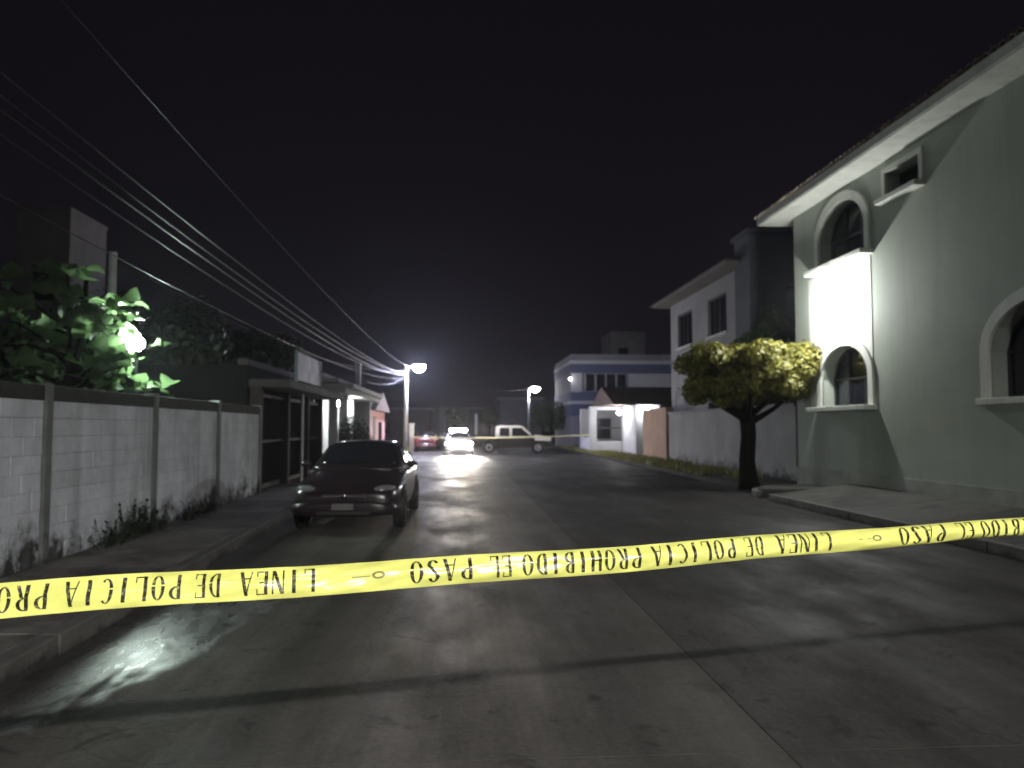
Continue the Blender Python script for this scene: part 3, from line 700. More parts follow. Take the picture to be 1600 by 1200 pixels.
# ================================================================== STREET LAMPS, POLES AND CABLES
def street_lamp(base, hgt, arm, col, power, label, tilt=0, lens=(.34, .17, .13), rp=.12, m=None, flat=False):
    t = thing('street_lamp', label, 'street lamp', base, 'street lamps along the road')
    x, y, z = base; m = m or M['concpole']
    MB().tube([(x, y, z - .1), (x, y, z + hgt * .5), (x, y, z + hgt)], [rp * 1.25, rp * 1.1, rp * .9], 14).build('pole', m, t, smooth=True)
    s = 1 if arm > 0 else -1
    MB().tube([(x, y, z + hgt - .35), (x + arm * .35, y, z + hgt - .1), (x + arm * .75, y, z + hgt), (x + arm, y, z + hgt)], .03, 8).build('arm', M['steel'], t, smooth=True)
    hx = x + arm + s * .25
    hd = MB().ball((hx, y, z + hgt + .03), (.42, .18, .1), 16, 8).build('lamp_head', M['steel'], t, smooth=True)
    le = MB(); n = 16; k0 = 0
    for i in range(7):
        th = math.pi / 2 * i / 6
        for j in range(n):
            ph = 2 * math.pi * j / n; le.v.append((hx + lens[0] * math.cos(th) * math.cos(ph), y + lens[1] * math.cos(th) * math.sin(ph), z + hgt - .02 - lens[2] * math.sin(th)))
    for i in range(6):
        for j in range(n): le.f.append((i * n + j, i * n + (j + 1) % n, (i + 1) * n + (j + 1) % n, (i + 1) * n + j))
    A = math.pi * lens[0] * lens[1] * 1.6
    if flat:        # full cut-off luminaire: flat glass inside a shallow skirt
        A = math.pi * lens[0] * lens[1]; le = MB(); le.add([(hx + lens[0] * math.cos(2 * math.pi * j / 20), y + lens[1] * math.sin(2 * math.pi * j / 20), z + hgt - .05) for j in range(20)], [tuple(range(20))[::-1]])
        sk = MB()
        for zz, q in ((-.0, 1.08), (-.072, 1.14)):
            sk.v += [(hx + lens[0] * q * math.cos(2 * math.pi * j / 20), y + lens[1] * q * math.sin(2 * math.pi * j / 20), z + hgt + zz) for j in range(20)]
        sk.f += [(j, (j + 1) % 20, 20 + (j + 1) % 20, 20 + j) for j in range(20)]
        sk.build('skirt', M['steel'], hd)
    le.build('lens', emit('glow_%d' % len(MATS), col, power / (math.pi * A)), hd, smooth=True)
    return t
street_lamp((-3.42, 48.3, 0.12), 5.35, .55, (.72, .74, 1.0), P_STREET, 'lit street lamp on a concrete pole where the overhead cables end', lens=(.36, .34, .36))
street_lamp((6.25, 71, 0.0), 5.3, .4, (.95, .95, 1.0), P_FARLAMP, 'lit street lamp on a thin pole beyond the pickup truck', lens=(.42, .4, .38), m=M['steel'], rp=.1)
street_lamp((7.05, -11, 0.14), 7.05, -1.9, (1.0, .975, .94), P_BEHIND, 'lit street lamp standing on the pavement across from the block wall, behind the police tape', m=M['steel'], flat=True)
pole2 = tag(MB().tube([(-3.55, -12, 0), (-3.55, -12, 8.0)], [.16, .11], 14).build('utility_pole', M['concpole'], None, smooth=True), 'concrete utility pole carrying the near end of the overhead cables', 'pole')
random.seed(77)
A0 = Vector((-3.42, 48.3, 0)); B0 = Vector((-3.55, -12, 0))
specs = [(5.45, 6.2, .95, 0.02), (5.05, 5.05, 1.0, 0.0), (4.98, 4.95, 1.02, 0.05), (4.95, 4.9, 1.12, -.04), (4.92, 4.85, 1.17, .02), (4.7, 4.2, 1.0, -.06)]
names = ['highest thin overhead cable, slung from the street lamp pole', 'topmost strand of the thick cable bundle slung from the street lamp pole', 'second strand of the thick cable bundle slung from the street lamp pole',
         'third strand of the thick cable bundle slung from the street lamp pole', 'lowest strand of the thick cable bundle slung from the street lamp pole', 'lowest overhead cable, hanging on its own under the bundle']
for (za, zb, sag, dx), nm in zip(specs, names):
    pts = []
    for i in range(61):
        t = i / 60; pts.append((A0.x + (B0.x - A0.x) * t + dx * 3 * math.sin(math.pi * t) + (0.12 if dx > 0 else -.12), A0.y + (B0.y - A0.y) * t, za + (zb - za) * t - 4 * sag * t * (1 - t)))
    tag(MB().tube(pts, .004 if za > 5.2 else random.uniform(.006, .009), 6).build('overhead_cable', M['cable'], None, smooth=True), nm, 'cable', 'overhead cables')

for (p0, p1, sag, nm) in [((-3.42, 48.2, 4.85), (WX + .3, 33.3, 3.6), .35, 'short service cable dropping from the street lamp pole to the porch house'),
                          ((-3.42, 48.2, 5.15), (-9.0, 20.25, 6.0), .9, 'service cable running from the street lamp pole to the garden post'),
                          ((-3.3, 48.4, 5.3), (6.25, 71, 5.2), .7, 'cable crossing the street between the two far street lamps')]:
    pts = [(p0[0] + (p1[0] - p0[0]) * i / 24, p0[1] + (p1[1] - p0[1]) * i / 24, p0[2] + (p1[2] - p0[2]) * i / 24 - 4 * sag * (i / 24) * (1 - i / 24)) for i in range(25)]
    tag(MB().tube(pts, .008, 6).build('service_cable', M['cable'], None, smooth=True), nm, 'cable', 'overhead cables')
# white post and far tape
wp = thing('white_post', 'short white painted post at the foot of the street lamp', 'post', (-2.95, 46.6, .13))
box(-3.09, -2.81, 46.46, 46.74, .1, 1.75).build('shaft', M['white'], wp, bevel=.02); box(-3.13, -2.77, 46.42, 46.78, 1.753, 1.85).build('cap', M['white'], wp, bevel=.02)

# ================================================================== RIGHT SIDE HOUSES
# boundary wall with peach end
bw = thing('boundary_wall', 'plain white boundary wall behind the clipped tree', 'wall', (9.2, 28, .1))
box(9.2, 9.42, 20.6, 33.6, .05, 2.2).build('wall', M['whitewall'], bw, bevel=.01); box(9.14, 9.48, 20.6, 33.6, 2.2, 2.28).build('coping', M['whitewall'], bw, bevel=.012)
pw = tag(box(9.1, 9.45, 33.65, 38.0, .05, 2.5).build('peach_wall', M['peach'], None, bevel=.012), 'short peach coloured wall beside the lit white porch', 'wall')
# white two-storey house
wh = thing('white_house', 'white two storey house with two dark upper windows and tiled eaves', 'house', (10, 31, 0))
WXX = 10.0; ops = [(28.2, 30.4, 5.25, 6.75, 0), (32.5, 34.7, 5.25, 6.75, 0), (29, 30.5, 1.2, 2.6, 0)]
mb = MB(); wall_open(mb, 26.9, 35.9, .05, 7.35, ops, lambda u, z, d: (WXX + d, u, z), .18)
mb.quad((WXX, 26.9, .05), (17, 26.9, .05), (17, 26.9, 7.35), (WXX, 26.9, 7.35)); mb.quad((WXX, 35.9, .05), (17, 35.9, .05), (17, 35.9, 7.35), (WXX, 35.9, 7.35))
mb.build('wall', mat('weathered_white', (.27, .27, .285), .9, var=.18, vscale=.8, bump=.2, stain=((.1, .1, .1), .9, .66, 0, 9)), wh, merge=True)
for o_ in ops: xwall_window(wh, WXX, o_, .16, mull=1, transom=False, sill=.08, sillw=.08)
box(WXX - .75, 17, 26.2, 36.4, 7.353, 7.5).build('eave', M['raw'], wh, bevel=.02)
MB().add([(WXX - .8, 26.1, 7.503), (17, 26.1, 7.503), (17, 37, 7.503), (WXX - .8, 37, 7.503), (14, 30, 9.2), (14, 33.5, 9.2)], [(0, 3, 5, 4), (1, 0, 4), (2, 1, 4, 5), (3, 2, 5), (0, 1, 2, 3)]).build('roof', M['rooftile'], wh)
# dark house between
dh = thing('dark_house', 'tall dark slate coloured house between the sage and white houses', 'house', (13, 24, 0))
box(9.75, 17, 25.2, 26.6, 0, 8.2).build('wall', M['darkb'], dh); box(9.65, 17.1, 25.1, 26.7, 8.2, 8.35).build('parapet', M['darkb'], dh)
box(11.0, 12.0, 25.15, 25.19, 5.2, 6.4).build('window', M['glass'], dh)
# lit porch house
pc = thing('lit_porch', 'brightly lit white porch with a low wall under a brown tiled roof', 'house', (9.5, 46, .1))
for (x0, x1, y0, y1, z0, z1, nm) in [(7.75, 8.15, 45.8, 46.2, .1, 2.65, 'pillar'), (9.75, 10.15, 45.8, 46.2, .1, 2.9, 'pillar'), (8.15, 9.75, 45.9, 46.1, .1, .78, 'low_wall'), (7.75, 10.15, 45.75, 46.25, 2.65, 2.86, 'beam'),
                                     (9.65, 11.0, 41.9, 42.2, .1, 2.85, 'wall'), (9.65, 9.9, 42.2, 45.8, .1, 2.85, 'wall'), (7.75, 12, 49.4, 49.7, .1, 2.8, 'wall'), (7.75, 8.0, 46.25, 49.4, .1, 1.0, 'low_wall')]:
    box(x0, x1, y0, y1, z0, z1).build(nm, M['white'], pc, bevel=.012)
box(8.3, 9.7, 49.33, 49.39, .9, 2.2).build('window', M['glass'], pc)
box(10.05, 10.12, 41.85, 41.89, 1.5, 2.4).build('drain_pipe', M['greyb'], pc)
rl = box(8.16, 9.74, 45.97, 46.03, 1.55, 1.6).build('railing', M['frame'], pc)
for i in range(11): MB().tube([(8.25 + i * .14, 46, .78), (8.25 + i * .14, 46, 2.64)], .012, 5).build('bar', M['frame'], rl)
MB().add([(8.3, 41.4, 2.9), (15.5, 41.4, 2.9), (15.5, 48.5, 2.9), (8.3, 48.5, 2.9), (8.3, 45, 4.0), (15.5, 45, 4.0)], [(0, 1, 5, 4), (1, 2, 5), (2, 3, 4, 5), (3, 0, 4), (0, 3, 2, 1)]).build('roof', M['rooftile'], pc)
box(8.25, 15.5, 41.3, 41.38, 2.84, 3.0).build('fascia', M['canopy'], pc)
pl = thing('porch_lamp', 'lit globe lamp on the outside pillar of the brightly lit porch', 'lamp', (9.2, 44.2, 2.6))
MB().tube([(9.66, 44.2, 2.5), (9.25, 44.2, 2.55)], .015, 6).build('arm', M['frame'], pl)
globe(pl, Vector((9.2, 44.2, 2.45)), .1, (.97, .97, 1.0), P_PORCH)
pl = thing('eave_lamp', 'lit globe lamp under the front eave of the porch roof', 'lamp', (10.2, 41.45, 2.8))
MB().tube([(10.2, 41.5, 2.84), (10.2, 41.5, 2.7)], .015, 6).build('rod', M['frame'], pl)
globe(pl, Vector((10.2, 41.5, 2.62)), .09, (.97, .97, 1.0), P_PORCH * .5)
# blue banded apartment building
ab = thing('apartment_building', 'flat roofed apartment building with blue bands and white stripes', 'building', (12, 58, 0))
box(8.4, 20, 58, 68, 0, 7.2).build('wall', M['greyb'], ab)
box(8.32, 20, 57.92, 68, 6.45, 6.72).build('stripe', M['white'], ab); box(8.34, 20, 57.94, 68, 5.75, 6.45).build('band', M['blue'], ab)
box(8.34, 20, 57.94, 68, 3.62, 4.3).build('band', M['blue'], ab); box(8.3, 20, 57.9, 68, 3.38, 3.62).build('stripe', M['white'], ab); box(8.34, 20, 57.94, 68, 2.5, 3.38).build('band', M['blue'], ab)
box(12.8, 16.5, 57.9, 58, 4.35, 5.7).build('panel', M['white'], ab); box(8.38, 9.2, 57.93, 58, 4.3, 5.75).build('panel', M['white'], ab)
for x in (9.5, 10.3, 11.1, 11.9):
    wi = box(x, x + .62, 57.93, 57.97, 4.4, 5.65).build('window', M['glass'], ab); box(x - .05, x, 57.9, 57.98, 4.35, 5.7).build('frame', M['white'], wi)
for x in (9.5, 12, 14.5): box(x, x + 1.4, 57.94, 57.99, .4, 2.3).build('window', M['glass'], ab)
wlp = thing('corner_lamp', 'small lit lamp on the corner of the blue banded apartment building', 'lamp', (8.3, 57.8, 5.2))
MB().tube([(8.4, 57.95, 5.4), (8.28, 57.75, 5.42)], .02, 6).build('arm', M['frame'], wlp); globe(wlp, Vector((8.28, 57.75, 5.28)), .11, (1, .97, .95), 8)
tb = thing('tower_block', 'faint tall grey block standing far behind the apartment building', 'building', (17, 80, 0))
box(15.5, 19, 78, 84, 0, 11.5).build('wall', M['raw'], tb); box(16.2, 17.2, 77.95, 77.99, 8.5, 9.8).build('window', M['glass'], tb)
# dark tree by the far lamp
for (x, y, z, s, lab, sd) in [(7.3, 62, 2.5, 1.7, 'dark round tree between the far street lamp and the apartment building', 91), (3.2, 84, 2.6, 1.5, 'dark tree at the end of the street, behind the pickup', 92), (-8.5, 60, 3.2, 2.2, 'dark tree beyond the pink house', 93), (-.8, 90, 3.0, 1.8, 'dark tree in the gap at the far end of the street', 94)]:
    t = thing('street_tree', lab, 'tree', (x, y, 0))
    MB().tube([(x, y, -.1), (x + .05, y, z)], [.15, .08], 8).build('trunk', M['bark'], t)
    rnd = random.Random(sd)
    crown_mesh('crown', M['leaf_mid'], t, [(x + rnd.uniform(-.8, .8) * s * .6, y + rnd.uniform(-.8, .8) * s * .6, z + rnd.uniform(-.5, .6) * s * .5, s * .55, s * .55, s * .5) for _ in range(7)], 2600, .14, sd)
# houses closing the far end
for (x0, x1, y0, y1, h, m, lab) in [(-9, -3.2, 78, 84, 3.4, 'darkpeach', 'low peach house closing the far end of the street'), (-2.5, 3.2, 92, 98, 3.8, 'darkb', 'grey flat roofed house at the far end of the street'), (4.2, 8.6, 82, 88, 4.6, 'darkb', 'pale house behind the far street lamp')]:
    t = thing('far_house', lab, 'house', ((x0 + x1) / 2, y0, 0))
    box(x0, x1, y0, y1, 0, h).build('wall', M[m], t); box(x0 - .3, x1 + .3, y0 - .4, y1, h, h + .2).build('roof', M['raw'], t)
    box(x0 + .8, x0 + 1.9, y0 - .04, y0 - .003, .9, 2.1).build('window', M['glass'], t); box(x1 - 1.6, x1 - .7, y0 - .04, y0 - .003, .05, 2.15).build('door', M['frame'], t)
fp = tag(box(1.35, 1.6, 74.0, 74.2, 0, 2.9).build('gate_post', M['white'], None, bevel=.02), 'white gate post standing at the end of the street', 'post')

# ================================================================== VEHICLES
def wheel(parent, x, y, r=.3, wd=.19, side=1):
    """wheel whose axle runs along x"""
    t = MB(); n = 24; prof = [(-wd / 2, r * .66), (-wd / 2, r * .93), (-wd * .36, r), (wd * .36, r), (wd / 2, r * .93), (wd / 2, r * .66)]
    for (dx, rr) in prof:
        for j in range(n): t.v.append((x + dx, y + rr * math.cos(2 * math.pi * j / n), r + rr * math.sin(2 * math.pi * j / n)))
    for i in range(len(prof) - 1):
        for j in range(n): t.f.append((i * n + j, i * n + (j + 1) % n, (i + 1) * n + (j + 1) % n, (i + 1) * n + j))
    ty = t.build('wheel', M['tyre'], parent, smooth=True)
    rm = MB().disc_x(x - wd * .3, x + wd * .3, y, r, r * .67, 20)
    for k_ in range(5):
        a = 2 * math.pi * k_ / 5; xo = x + side * (wd * .3 + .002)
        c, s = math.cos(a), math.sin(a); w_ = .035
        P = lambda rad, tt: (y + rad * c - tt * s, r + rad * s + tt * c)
        rm.prism([P(.05, -w_), P(r * .62, -w_ * .8), P(r * .62, w_ * .8), P(.05, w_)], 'x', min(xo, xo + side * .02), max(xo, xo + side * .02))
    rm.build('rim', M['rim'], ty)
def loft(stations, sym=True):
    """stations: (y, [(x,z)...] half section from bottom outside to top centre)"""
    mb = MB(); n = len(stations[0][1])
    for (y, sec) in stations:
        full = [(-x, z) for x, z in sec][::1] + [(x, z) for x, z in sec[::-1]][0:]
        for (x, z) in full: mb.v.append((x, y, z))
    m_ = 2 * n
    for i in range(len(stations) - 1):
        for j in range(m_ - 1): mb.f.append((i * m_ + j, i * m_ + j + 1, (i + 1) * m_ + j + 1, (i + 1) * m_ + j))
        mb.f.append((i * m_ + m_ - 1, i * m_, (i + 1) * m_, (i + 1) * m_ + m_ - 1))
    mb.f.append(tuple(range(m_))); e = (len(stations) - 1) * m_; mb.f.append(tuple(e + j for j in range(m_))[::-1])
    return mb
def sedan(label, paint, group=None, lamp=0):
    t = thing('car', label, 'car', (0, 0, 0), group)
    def sec(w, zb, zs, zt): return [(w * .86, zb), (w * .97, zb + .07), (w, zb + .22), (w * .995, zs - .1), (w * .94, zs), (w * .66, (zs + zt) / 2 + .02), (w * .3, zt), (0.001, zt + .008)]
    st = [(-2.14, .56, .30, .56, .585), (-2.10, .70, .25, .62, .65), (-1.98, .79, .22, .685, .72), (-1.75, .82, .21, .74, .785), (-1.3, .84, .20, .80, .865), (-.82, .845, .20, .86, .935), (-.3, .845, .2, .885, .94), (.6, .845, .2, .9, .95), (1.3, .84, .2, .905, .97), (1.75, .82, .22, .9, .975), (2.02, .77, .25, .87, .94), (2.13, .68, .32, .80, .86)]
    loft([(y, sec(w, zb, zs, zt)) for (y, w, zb, zs, zt) in st]).build('body', paint, t, smooth=True, sub=1)
    cs = lambda w0, z0, w1, z1: [(w0 * .5, z0 - .05), (w0, z0 - .04), (w0 * .985, z0 + .02), (w1 + (w0 - w1) * .35, z0 + (z1 - z0) * .68), (w1, z1 - .03), (w1 * .86, z1), (w1 * .45, z1 + .018), (.001, z1 + .025)]
    cabst = [(-.98, .74, .90, .70, .925), (-.80, .765, .90, .71, .985), (-.5, .775, .90, .655, 1.145), (-.15, .78, .90, .585, 1.315), (.1, .78, .9, .57, 1.35), (.55, .78, .9, .57, 1.36), (.9, .77, .9, .575, 1.32), (1.2, .75, .92, .61, 1.17), (1.5, .73, .92, .66, 1.0)]
    loft([(y, cs(a, z0, b, z1)) for (y, a, z0, b, z1) in cabst]).build('cabin', paint, t, smooth=True, sub=1)
    def glassq(name, pts, th=Vector((0, 0, .004))):
        mb = MB(); n = len(pts); mb.add(pts, [tuple(range(n))]); o = mb.build(name, M['glass'], t, smooth=True)
        s = o.modifiers.new('solid', 'SOLIDIFY'); s.thickness = .008; s.offset = 0
        return o
    N = Vector((0, -.55, .83)) * .03
    def grid_glass(name, bl, br, tr_, tl_, bulge, nx=8, ny=5):
        mb = MB()
        for j in range(ny + 1):
            for i in range(nx + 1):
                u, v = i / nx, j / ny; p = Vector(bl).lerp(Vector(br), u).lerp(Vector(tl_).lerp(Vector(tr_), u), v) + Vector(bulge) * (4 * u * (1 - u))
                mb.v.append(tuple(p))
        for j in range(ny):
            for i in range(nx): a = j * (nx + 1) + i; mb.f.append((a, a + 1, a + nx + 2, a + nx + 1))
        o = mb.build(name, M['glass'], t, smooth=True); s = o.modifiers.new('solid', 'SOLIDIFY'); s.thickness = .01; s.offset = 0
        return o
    ws = grid_glass('windscreen', (-.64, -.80, .975), (.64, -.80, .975), (.52, -.20, 1.312), (-.52, -.20, 1.312), (0, -.03, .04))
    MB().ball((0, -.36, 1.25), (.11, .025, .03), 10, 6).build('mirror', M['black'], ws, smooth=True)
    grid_glass('rear_window', (-.6, 1.47, 1.02), (.6, 1.47, 1.02), (.5, .98, 1.31), (-.5, .98, 1.31), (0, .03, .03))
    for s in (-1, 1):
        grid_glass('side_window', (s * .772, -.5, .945), (s * .778, .18, .945), (s * .595, .16, 1.29), (s * .605, -.14, 1.265), (s * .012, 0, .0))
        grid_glass('side_window', (s * .778, .24, .945), (s * .77, 1.02, .955), (s * .60, .84, 1.28), (s * .595, .22, 1.29), (s * .012, 0, .0))
        m_ = MB().ball((s * .90, -.58, .98), (.09, .05, .06), 12, 8); m_.tube([(s * .82, -.58, .95), (s * .87, -.58, .97)], .02, 6); m_.build('wing_mirror', paint, t, smooth=True)
        dr = box(min(s * .838, s * .85), max(s * .838, s * .85), .02, .2, .80, .83).build('door_handle', M['chrome'] if lamp == 0 else M['black'], t, bevel=.005)
        hl = MB().ball((s * .56, -2.02, .625), (.19, .10, .075) if not lamp else (.2, .11, .10), 16, 10)
        hl.v = [(x, y + abs(x - s * .4) * .26, z + (abs(x) - .45) * .16) for (x, y, z) in hl.v]
        ho = hl.build('headlight', M['lens'] if not lamp else emit('headlamp_glow', (1, .93, .82), lamp), t, smooth=True)
        MB().ball((s * .60, -2.06, .38), (.07, .04, .045), 12, 8).build('fog_lamp', M['lens'] if not lamp else emit('headlamp_glow', (1, .93, .82), lamp), t, smooth=True)  # on the lit car the fog lamps glow too, added to enlarge its glare
        MB().ball((s * .62, 2.05, .72), (.17, .08, .08), 12, 8).build('tail_light', M['tail'], t, smooth=True)
        for y in (-1.32, 1.28):
            ar = MB().disc_x(min(s * .80, s * .848), max(s * .80, s * .848), y, .33, .355, 24).build('wheel_arch', M['black'], t)
            wheel(t, s * .775, y, .30, .19, s)
    g_ = MB().box(-.30, .30, -2.16, -2.10, .52, .60).build('grille', M['black'], t, bevel=.01)
    box(-.32, -.04, -2.175, -2.15, .555, .575).build('chrome_bar', M['chrome'], g_); box(.04, .32, -2.175, -2.15, .555, .575).build('chrome_bar', M['chrome'], g_)
    MB().ball((0, -2.17, .57), (.05, .012, .035), 12, 6).build('emblem', M['chrome'], g_, smooth=True)
    bst = [(-2.24, .5, .28), (-2.2, .70, .26), (-2.05, .83, .25), (-1.85, .86, .25)]
    loft([(y, [(w_ * .9, zb), (w_, zb + .05), (w_, zb + .16), (w_ * .95, zb + .22), (.001, zb + .23)]) for (y, w_, zb) in bst]).build('bumper', paint, t, smooth=True, sub=1)
    loft([(-y, [(w_ * .9, zb), (w_, zb + .05), (w_, zb + .16), (w_ * .95, zb + .22), (.001, zb + .23)]) for (y, w_, zb) in bst]).build('bumper', paint, t, smooth=True, sub=1)
    box(-.4, .4, -2.255, -2.20, .29, .35).build('air_intake', M['black'], t, bevel=.01)
    box(-.16, .16, -2.262, -2.24, .37, .46).build('number_plate', M['plate'], t)
    for s in (-.3, .2): MB().tube([(s, -.88, .965), (s + .38, -.72, 1.03)], .009, 5).build('wiper', M['black'], t)
    return t
car = sedan('dark plum sedan parked facing the police tape beside the left kerb', M['paint_dark'])
car.location = (-1.72, 13.95, 0); car.rotation_euler.z = R(-1.0)
pc2 = sedan('car with blazing headlights plus added roof and bull bar lamps facing the tape in mid street', M['paint_silver'], lamp=800)
pc2.location = (-.15, 46.3, 0); pc2.rotation_euler.z = R(2)
for s in (-1, 1):
    light_in(pc2, 'headlight_beam', 'SPOT', P_HEAD, (1, .92, .80), pc2.location + Vector((s * .56, -2.16, .63)), .06, rot=(R(75.5), 0, R(180)), spot_size=R(28), spot_blend=1.0)
for s in (-1, 1):
    light_in(pc2, 'glare_beam', 'SPOT', 4000, (1, .88, .72), pc2.location + Vector((s * .3, -2.46, .70)), .1, rot=(R(89.2), 0, R(178)), spot_size=R(10), spot_blend=1.0)  # extra beams towards the camera, added for glare and a road streak
glare_bar = bpy.data.objects.new('light_bar', bpy.data.meshes.new('light_bar')); C.objects.link(glare_bar); glare_bar.parent = pc2  # unseen roof bar with lamps, added to enlarge the headlight glare
q_ = MB().box(-.52, .52, .10, .36, 1.375, 1.52); glare_bar.data.from_pydata(q_.v, [], q_.f); glare_bar.data.materials.append(M['black'])
for x_ in (-.39, -.13, .13, .39):
    q_ = MB().ball((x_, .095, 1.45), (.115, .03, .07), 12, 8); me_ = bpy.data.meshes.new('lamp'); me_.from_pydata(q_.v, [], q_.f); me_.materials.append(emit('glare_bar_glow', (1, .95, .86), 500))
    o_ = bpy.data.objects.new('lamp', me_); C.objects.link(o_); o_.parent = glare_bar
def child_mesh(name, mb_, m_, par):
    me2 = bpy.data.meshes.new(name); me2.from_pydata(mb_.v, [], mb_.f); me2.materials.append(m_); o2 = bpy.data.objects.new(name, me2); C.objects.link(o2); o2.parent = par; return o2
bb = child_mesh('added_bull_bar', MB().tube([(-.62, -2.20, .42), (-.62, -2.36, .78), (.62, -2.36, .78), (.62, -2.20, .42)], .03, 8).tube([(-.62, -2.33, .58), (.62, -2.33, .58)], .025, 8), M['black'], pc2)  # unseen bull bar, added to hold four more lamps that widen the glare
for x_ in (-.36, -.12, .12, .36): child_mesh('glare_lamp', MB().ball((x_, -2.38, .70), (.11, .05, .11), 14, 9), emit('glare_lamp_glow', (1, .93, .80), 800), bb)
rc = sedan('red sedan parked by the white post at the far left', M['paint_red']); rc.location = (-2.35, 54, 0); rc.rotation_euler.z = R(180)

# pickup truck side-on across the street
pk = thing('pickup_truck', 'black and white police pickup truck standing sideways across the street', 'pickup', (0, 0, 0))
def side_prism(name, pts, w0, m, bevel=.03, parent=pk): return MB().prism(pts, 'y', -w0, w0).build(name, m, parent, bevel=bevel)
arch = lambda cx, r: [(cx + r * math.cos(R(180 - a)), .36 + r * math.sin(R(180 - a))) for a in range(0, 181, 20)]
side_prism('body', [(-2.55, .45)] + arch(-1.5, .44) + arch(1.52, .44) + [(2.28, .42), (2.38, .55), (2.38, .88), (2.28, 1.0), (1.3, 1.06), (1.3, .98), (-1.1, .98), (-2.55, .98)], .87, M['paint_black'])
side_prism('hood', [(1.3, .80), (2.3, .74), (2.36, .95), (2.15, 1.07), (1.3, 1.13)], .88, M['paint_white'], .04)
side_prism('bed_side', [(-2.56, 1.02), (-1.16, 1.02), (-1.16, 1.13), (-2.56, 1.13)], .885, M['paint_black'], .03)
cabm = MB(); prof = [(-1.12, .97), (1.35, .97), (.6, 1.68), (.35, 1.73), (-.85, 1.73), (-1.08, 1.66)]
n = len(prof)
for sy in (-1, 1):
    for (x, z) in prof: cabm.v.append((x, sy * (.87 - (z - .97) * .19), z))
cabm.f += [tuple(range(n)), tuple(range(n, 2 * n))[::-1]] + [(i, (i + 1) % n, n + (i + 1) % n, n + i) for i in range(n)]
cabm.build('cab', M['paint_white'], pk, bevel=.035)
for sy in (-1, 1):
    for pts in ([(-.86, 1.07), (-.25, 1.07), (-.25, 1.58), (-.82, 1.58)], [(-.08, 1.07), (1.05, 1.07), (.5, 1.58), (-.08, 1.58)]):
        mb = MB(); mb.add([(x, sy * (.878 - (z - .97) * .19), z) for x, z in pts] + [(x, sy * (.86 - (z - .97) * .19), z) for x, z in pts], [(0, 1, 2, 3), (7, 6, 5, 4), (0, 4, 5, 1), (1, 5, 6, 2), (2, 6, 7, 3), (3, 7, 4, 0)])
        mb.build('side_window', M['glass'], pk)
    MB().ball((1.12, sy * 1.0, 1.16), (.05, .1, .09), 10, 7).build('wing_mirror', M['black'], pk, smooth=True)
    box(-.05, .08, sy * .885 - .01, sy * .885 + .01, .86, .89).build('door_handle', M['chrome'], pk)
    MB().ball((2.33, sy * .66, .82), (.07, .16, .1), 12, 8).build('headlight', M['lens'], pk, smooth=True)
    MB().ball((-2.55, sy * .78, .9), (.03, .07, .14), 12, 8).build('tail_light', M['tail'], pk, smooth=True)
mb = MB(); mb.add([(1.28, -.78, 1.06), (1.28, .78, 1.06), (.64, .68, 1.65), (.64, -.68, 1.65)], [(0, 1, 2, 3)])
o = mb.build('windscreen', M['glass'], pk); s = o.modifiers.new('s', 'SOLIDIFY'); s.thickness = .02; s.offset = 1; o.location.x = .03; o.location.z = .02
lb = box(-.1, .2, -.6, .6, 1.735, 1.86).build('light_bar', M['black'], pk, bevel=.03)
box(-.08, .18, -.58, -.1, 1.78, 1.875).build('lens', M['tail'], lb, bevel=.02); box(-.08, .18, .1, .58, 1.78, 1.875).build('lens', M['bluelens'], lb, bevel=.02)
rbar = MB().tube([(-1.25, -.75, 1.08), (-1.25, -.72, 1.75), (-1.25, .72, 1.75), (-1.25, .75, 1.08)], .035, 8).build('roll_bar', M['black'], pk)
box(2.36, 2.48, -.85, .85, .45, .66).build('bumper', M['black'], pk, bevel=.03); box(-2.68, -2.56, -.8, .8, .5, .66).build('bumper', M['chrome'], pk, bevel=.03)
pkw = []
for x in (-1.5, 1.52):
    for sy in (-1, 1):
        holder = bpy.data.objects.new('axle_end', None)
        t_ = MB(); r = .37; wd = .24; nn = 24
        prof2 = [(-wd / 2, r * .62), (-wd / 2, r * .93), (-wd * .36, r), (wd * .36, r), (wd / 2, r * .93), (wd / 2, r * .62)]
        for (d, rr) in prof2:
            for j in range(nn): t_.v.append((x + rr * math.cos(2 * math.pi * j / nn), sy * .76 + d, r + rr * math.sin(2 * math.pi * j / nn)))
        for i in range(5):
            for j in range(nn): t_.f.append((i * nn + j, i * nn + (j + 1) % nn, (i + 1) * nn + (j + 1) % nn, (i + 1) * nn + j))
        ty = t_.build('wheel', M['tyre'], pk, smooth=True)
        MB().prism([(x + r * .63 * math.cos(2 * math.pi * j / 18), r + r * .63 * math.sin(2 * math.pi * j / 18)) for j in range(18)], 'y', sy * .76 - .085, sy * .76 + .085).build('rim', M['rim'], ty)
        MB().ball((x, sy * .85, r), (.09, .03, .09), 10, 6).build('hub_cap', M['chrome'], ty, smooth=True)
        bpy.data.objects.remove(holder)
pk.location = (3.3, 48.2, 0); pk.rotation_euler.z = R(-4)

# far police tape strung across the street
mb = MB(); n = 40
pa, pb = Vector((-2.81, 46.5, 1.02)), Vector((7.75, 45.78, 1.16))
for i in range(n + 1):
    t = i / n; p = pa.lerp(pb, t); z = p.z - 4 * .10 * t * (1 - t); mb.v += [(p.x, p.y, z - .035), (p.x, p.y, z + .035)]
for i in range(n): mb.f.append((2 * i, 2 * i + 2, 2 * i + 3, 2 * i + 1))
ft = mb.build('police_tape', M['fartape'], None); s = ft.modifiers.new('s', 'SOLIDIFY'); s.thickness = .002
tag(ft, 'far pale tape strung from the white post to the lit porch', 'tape')

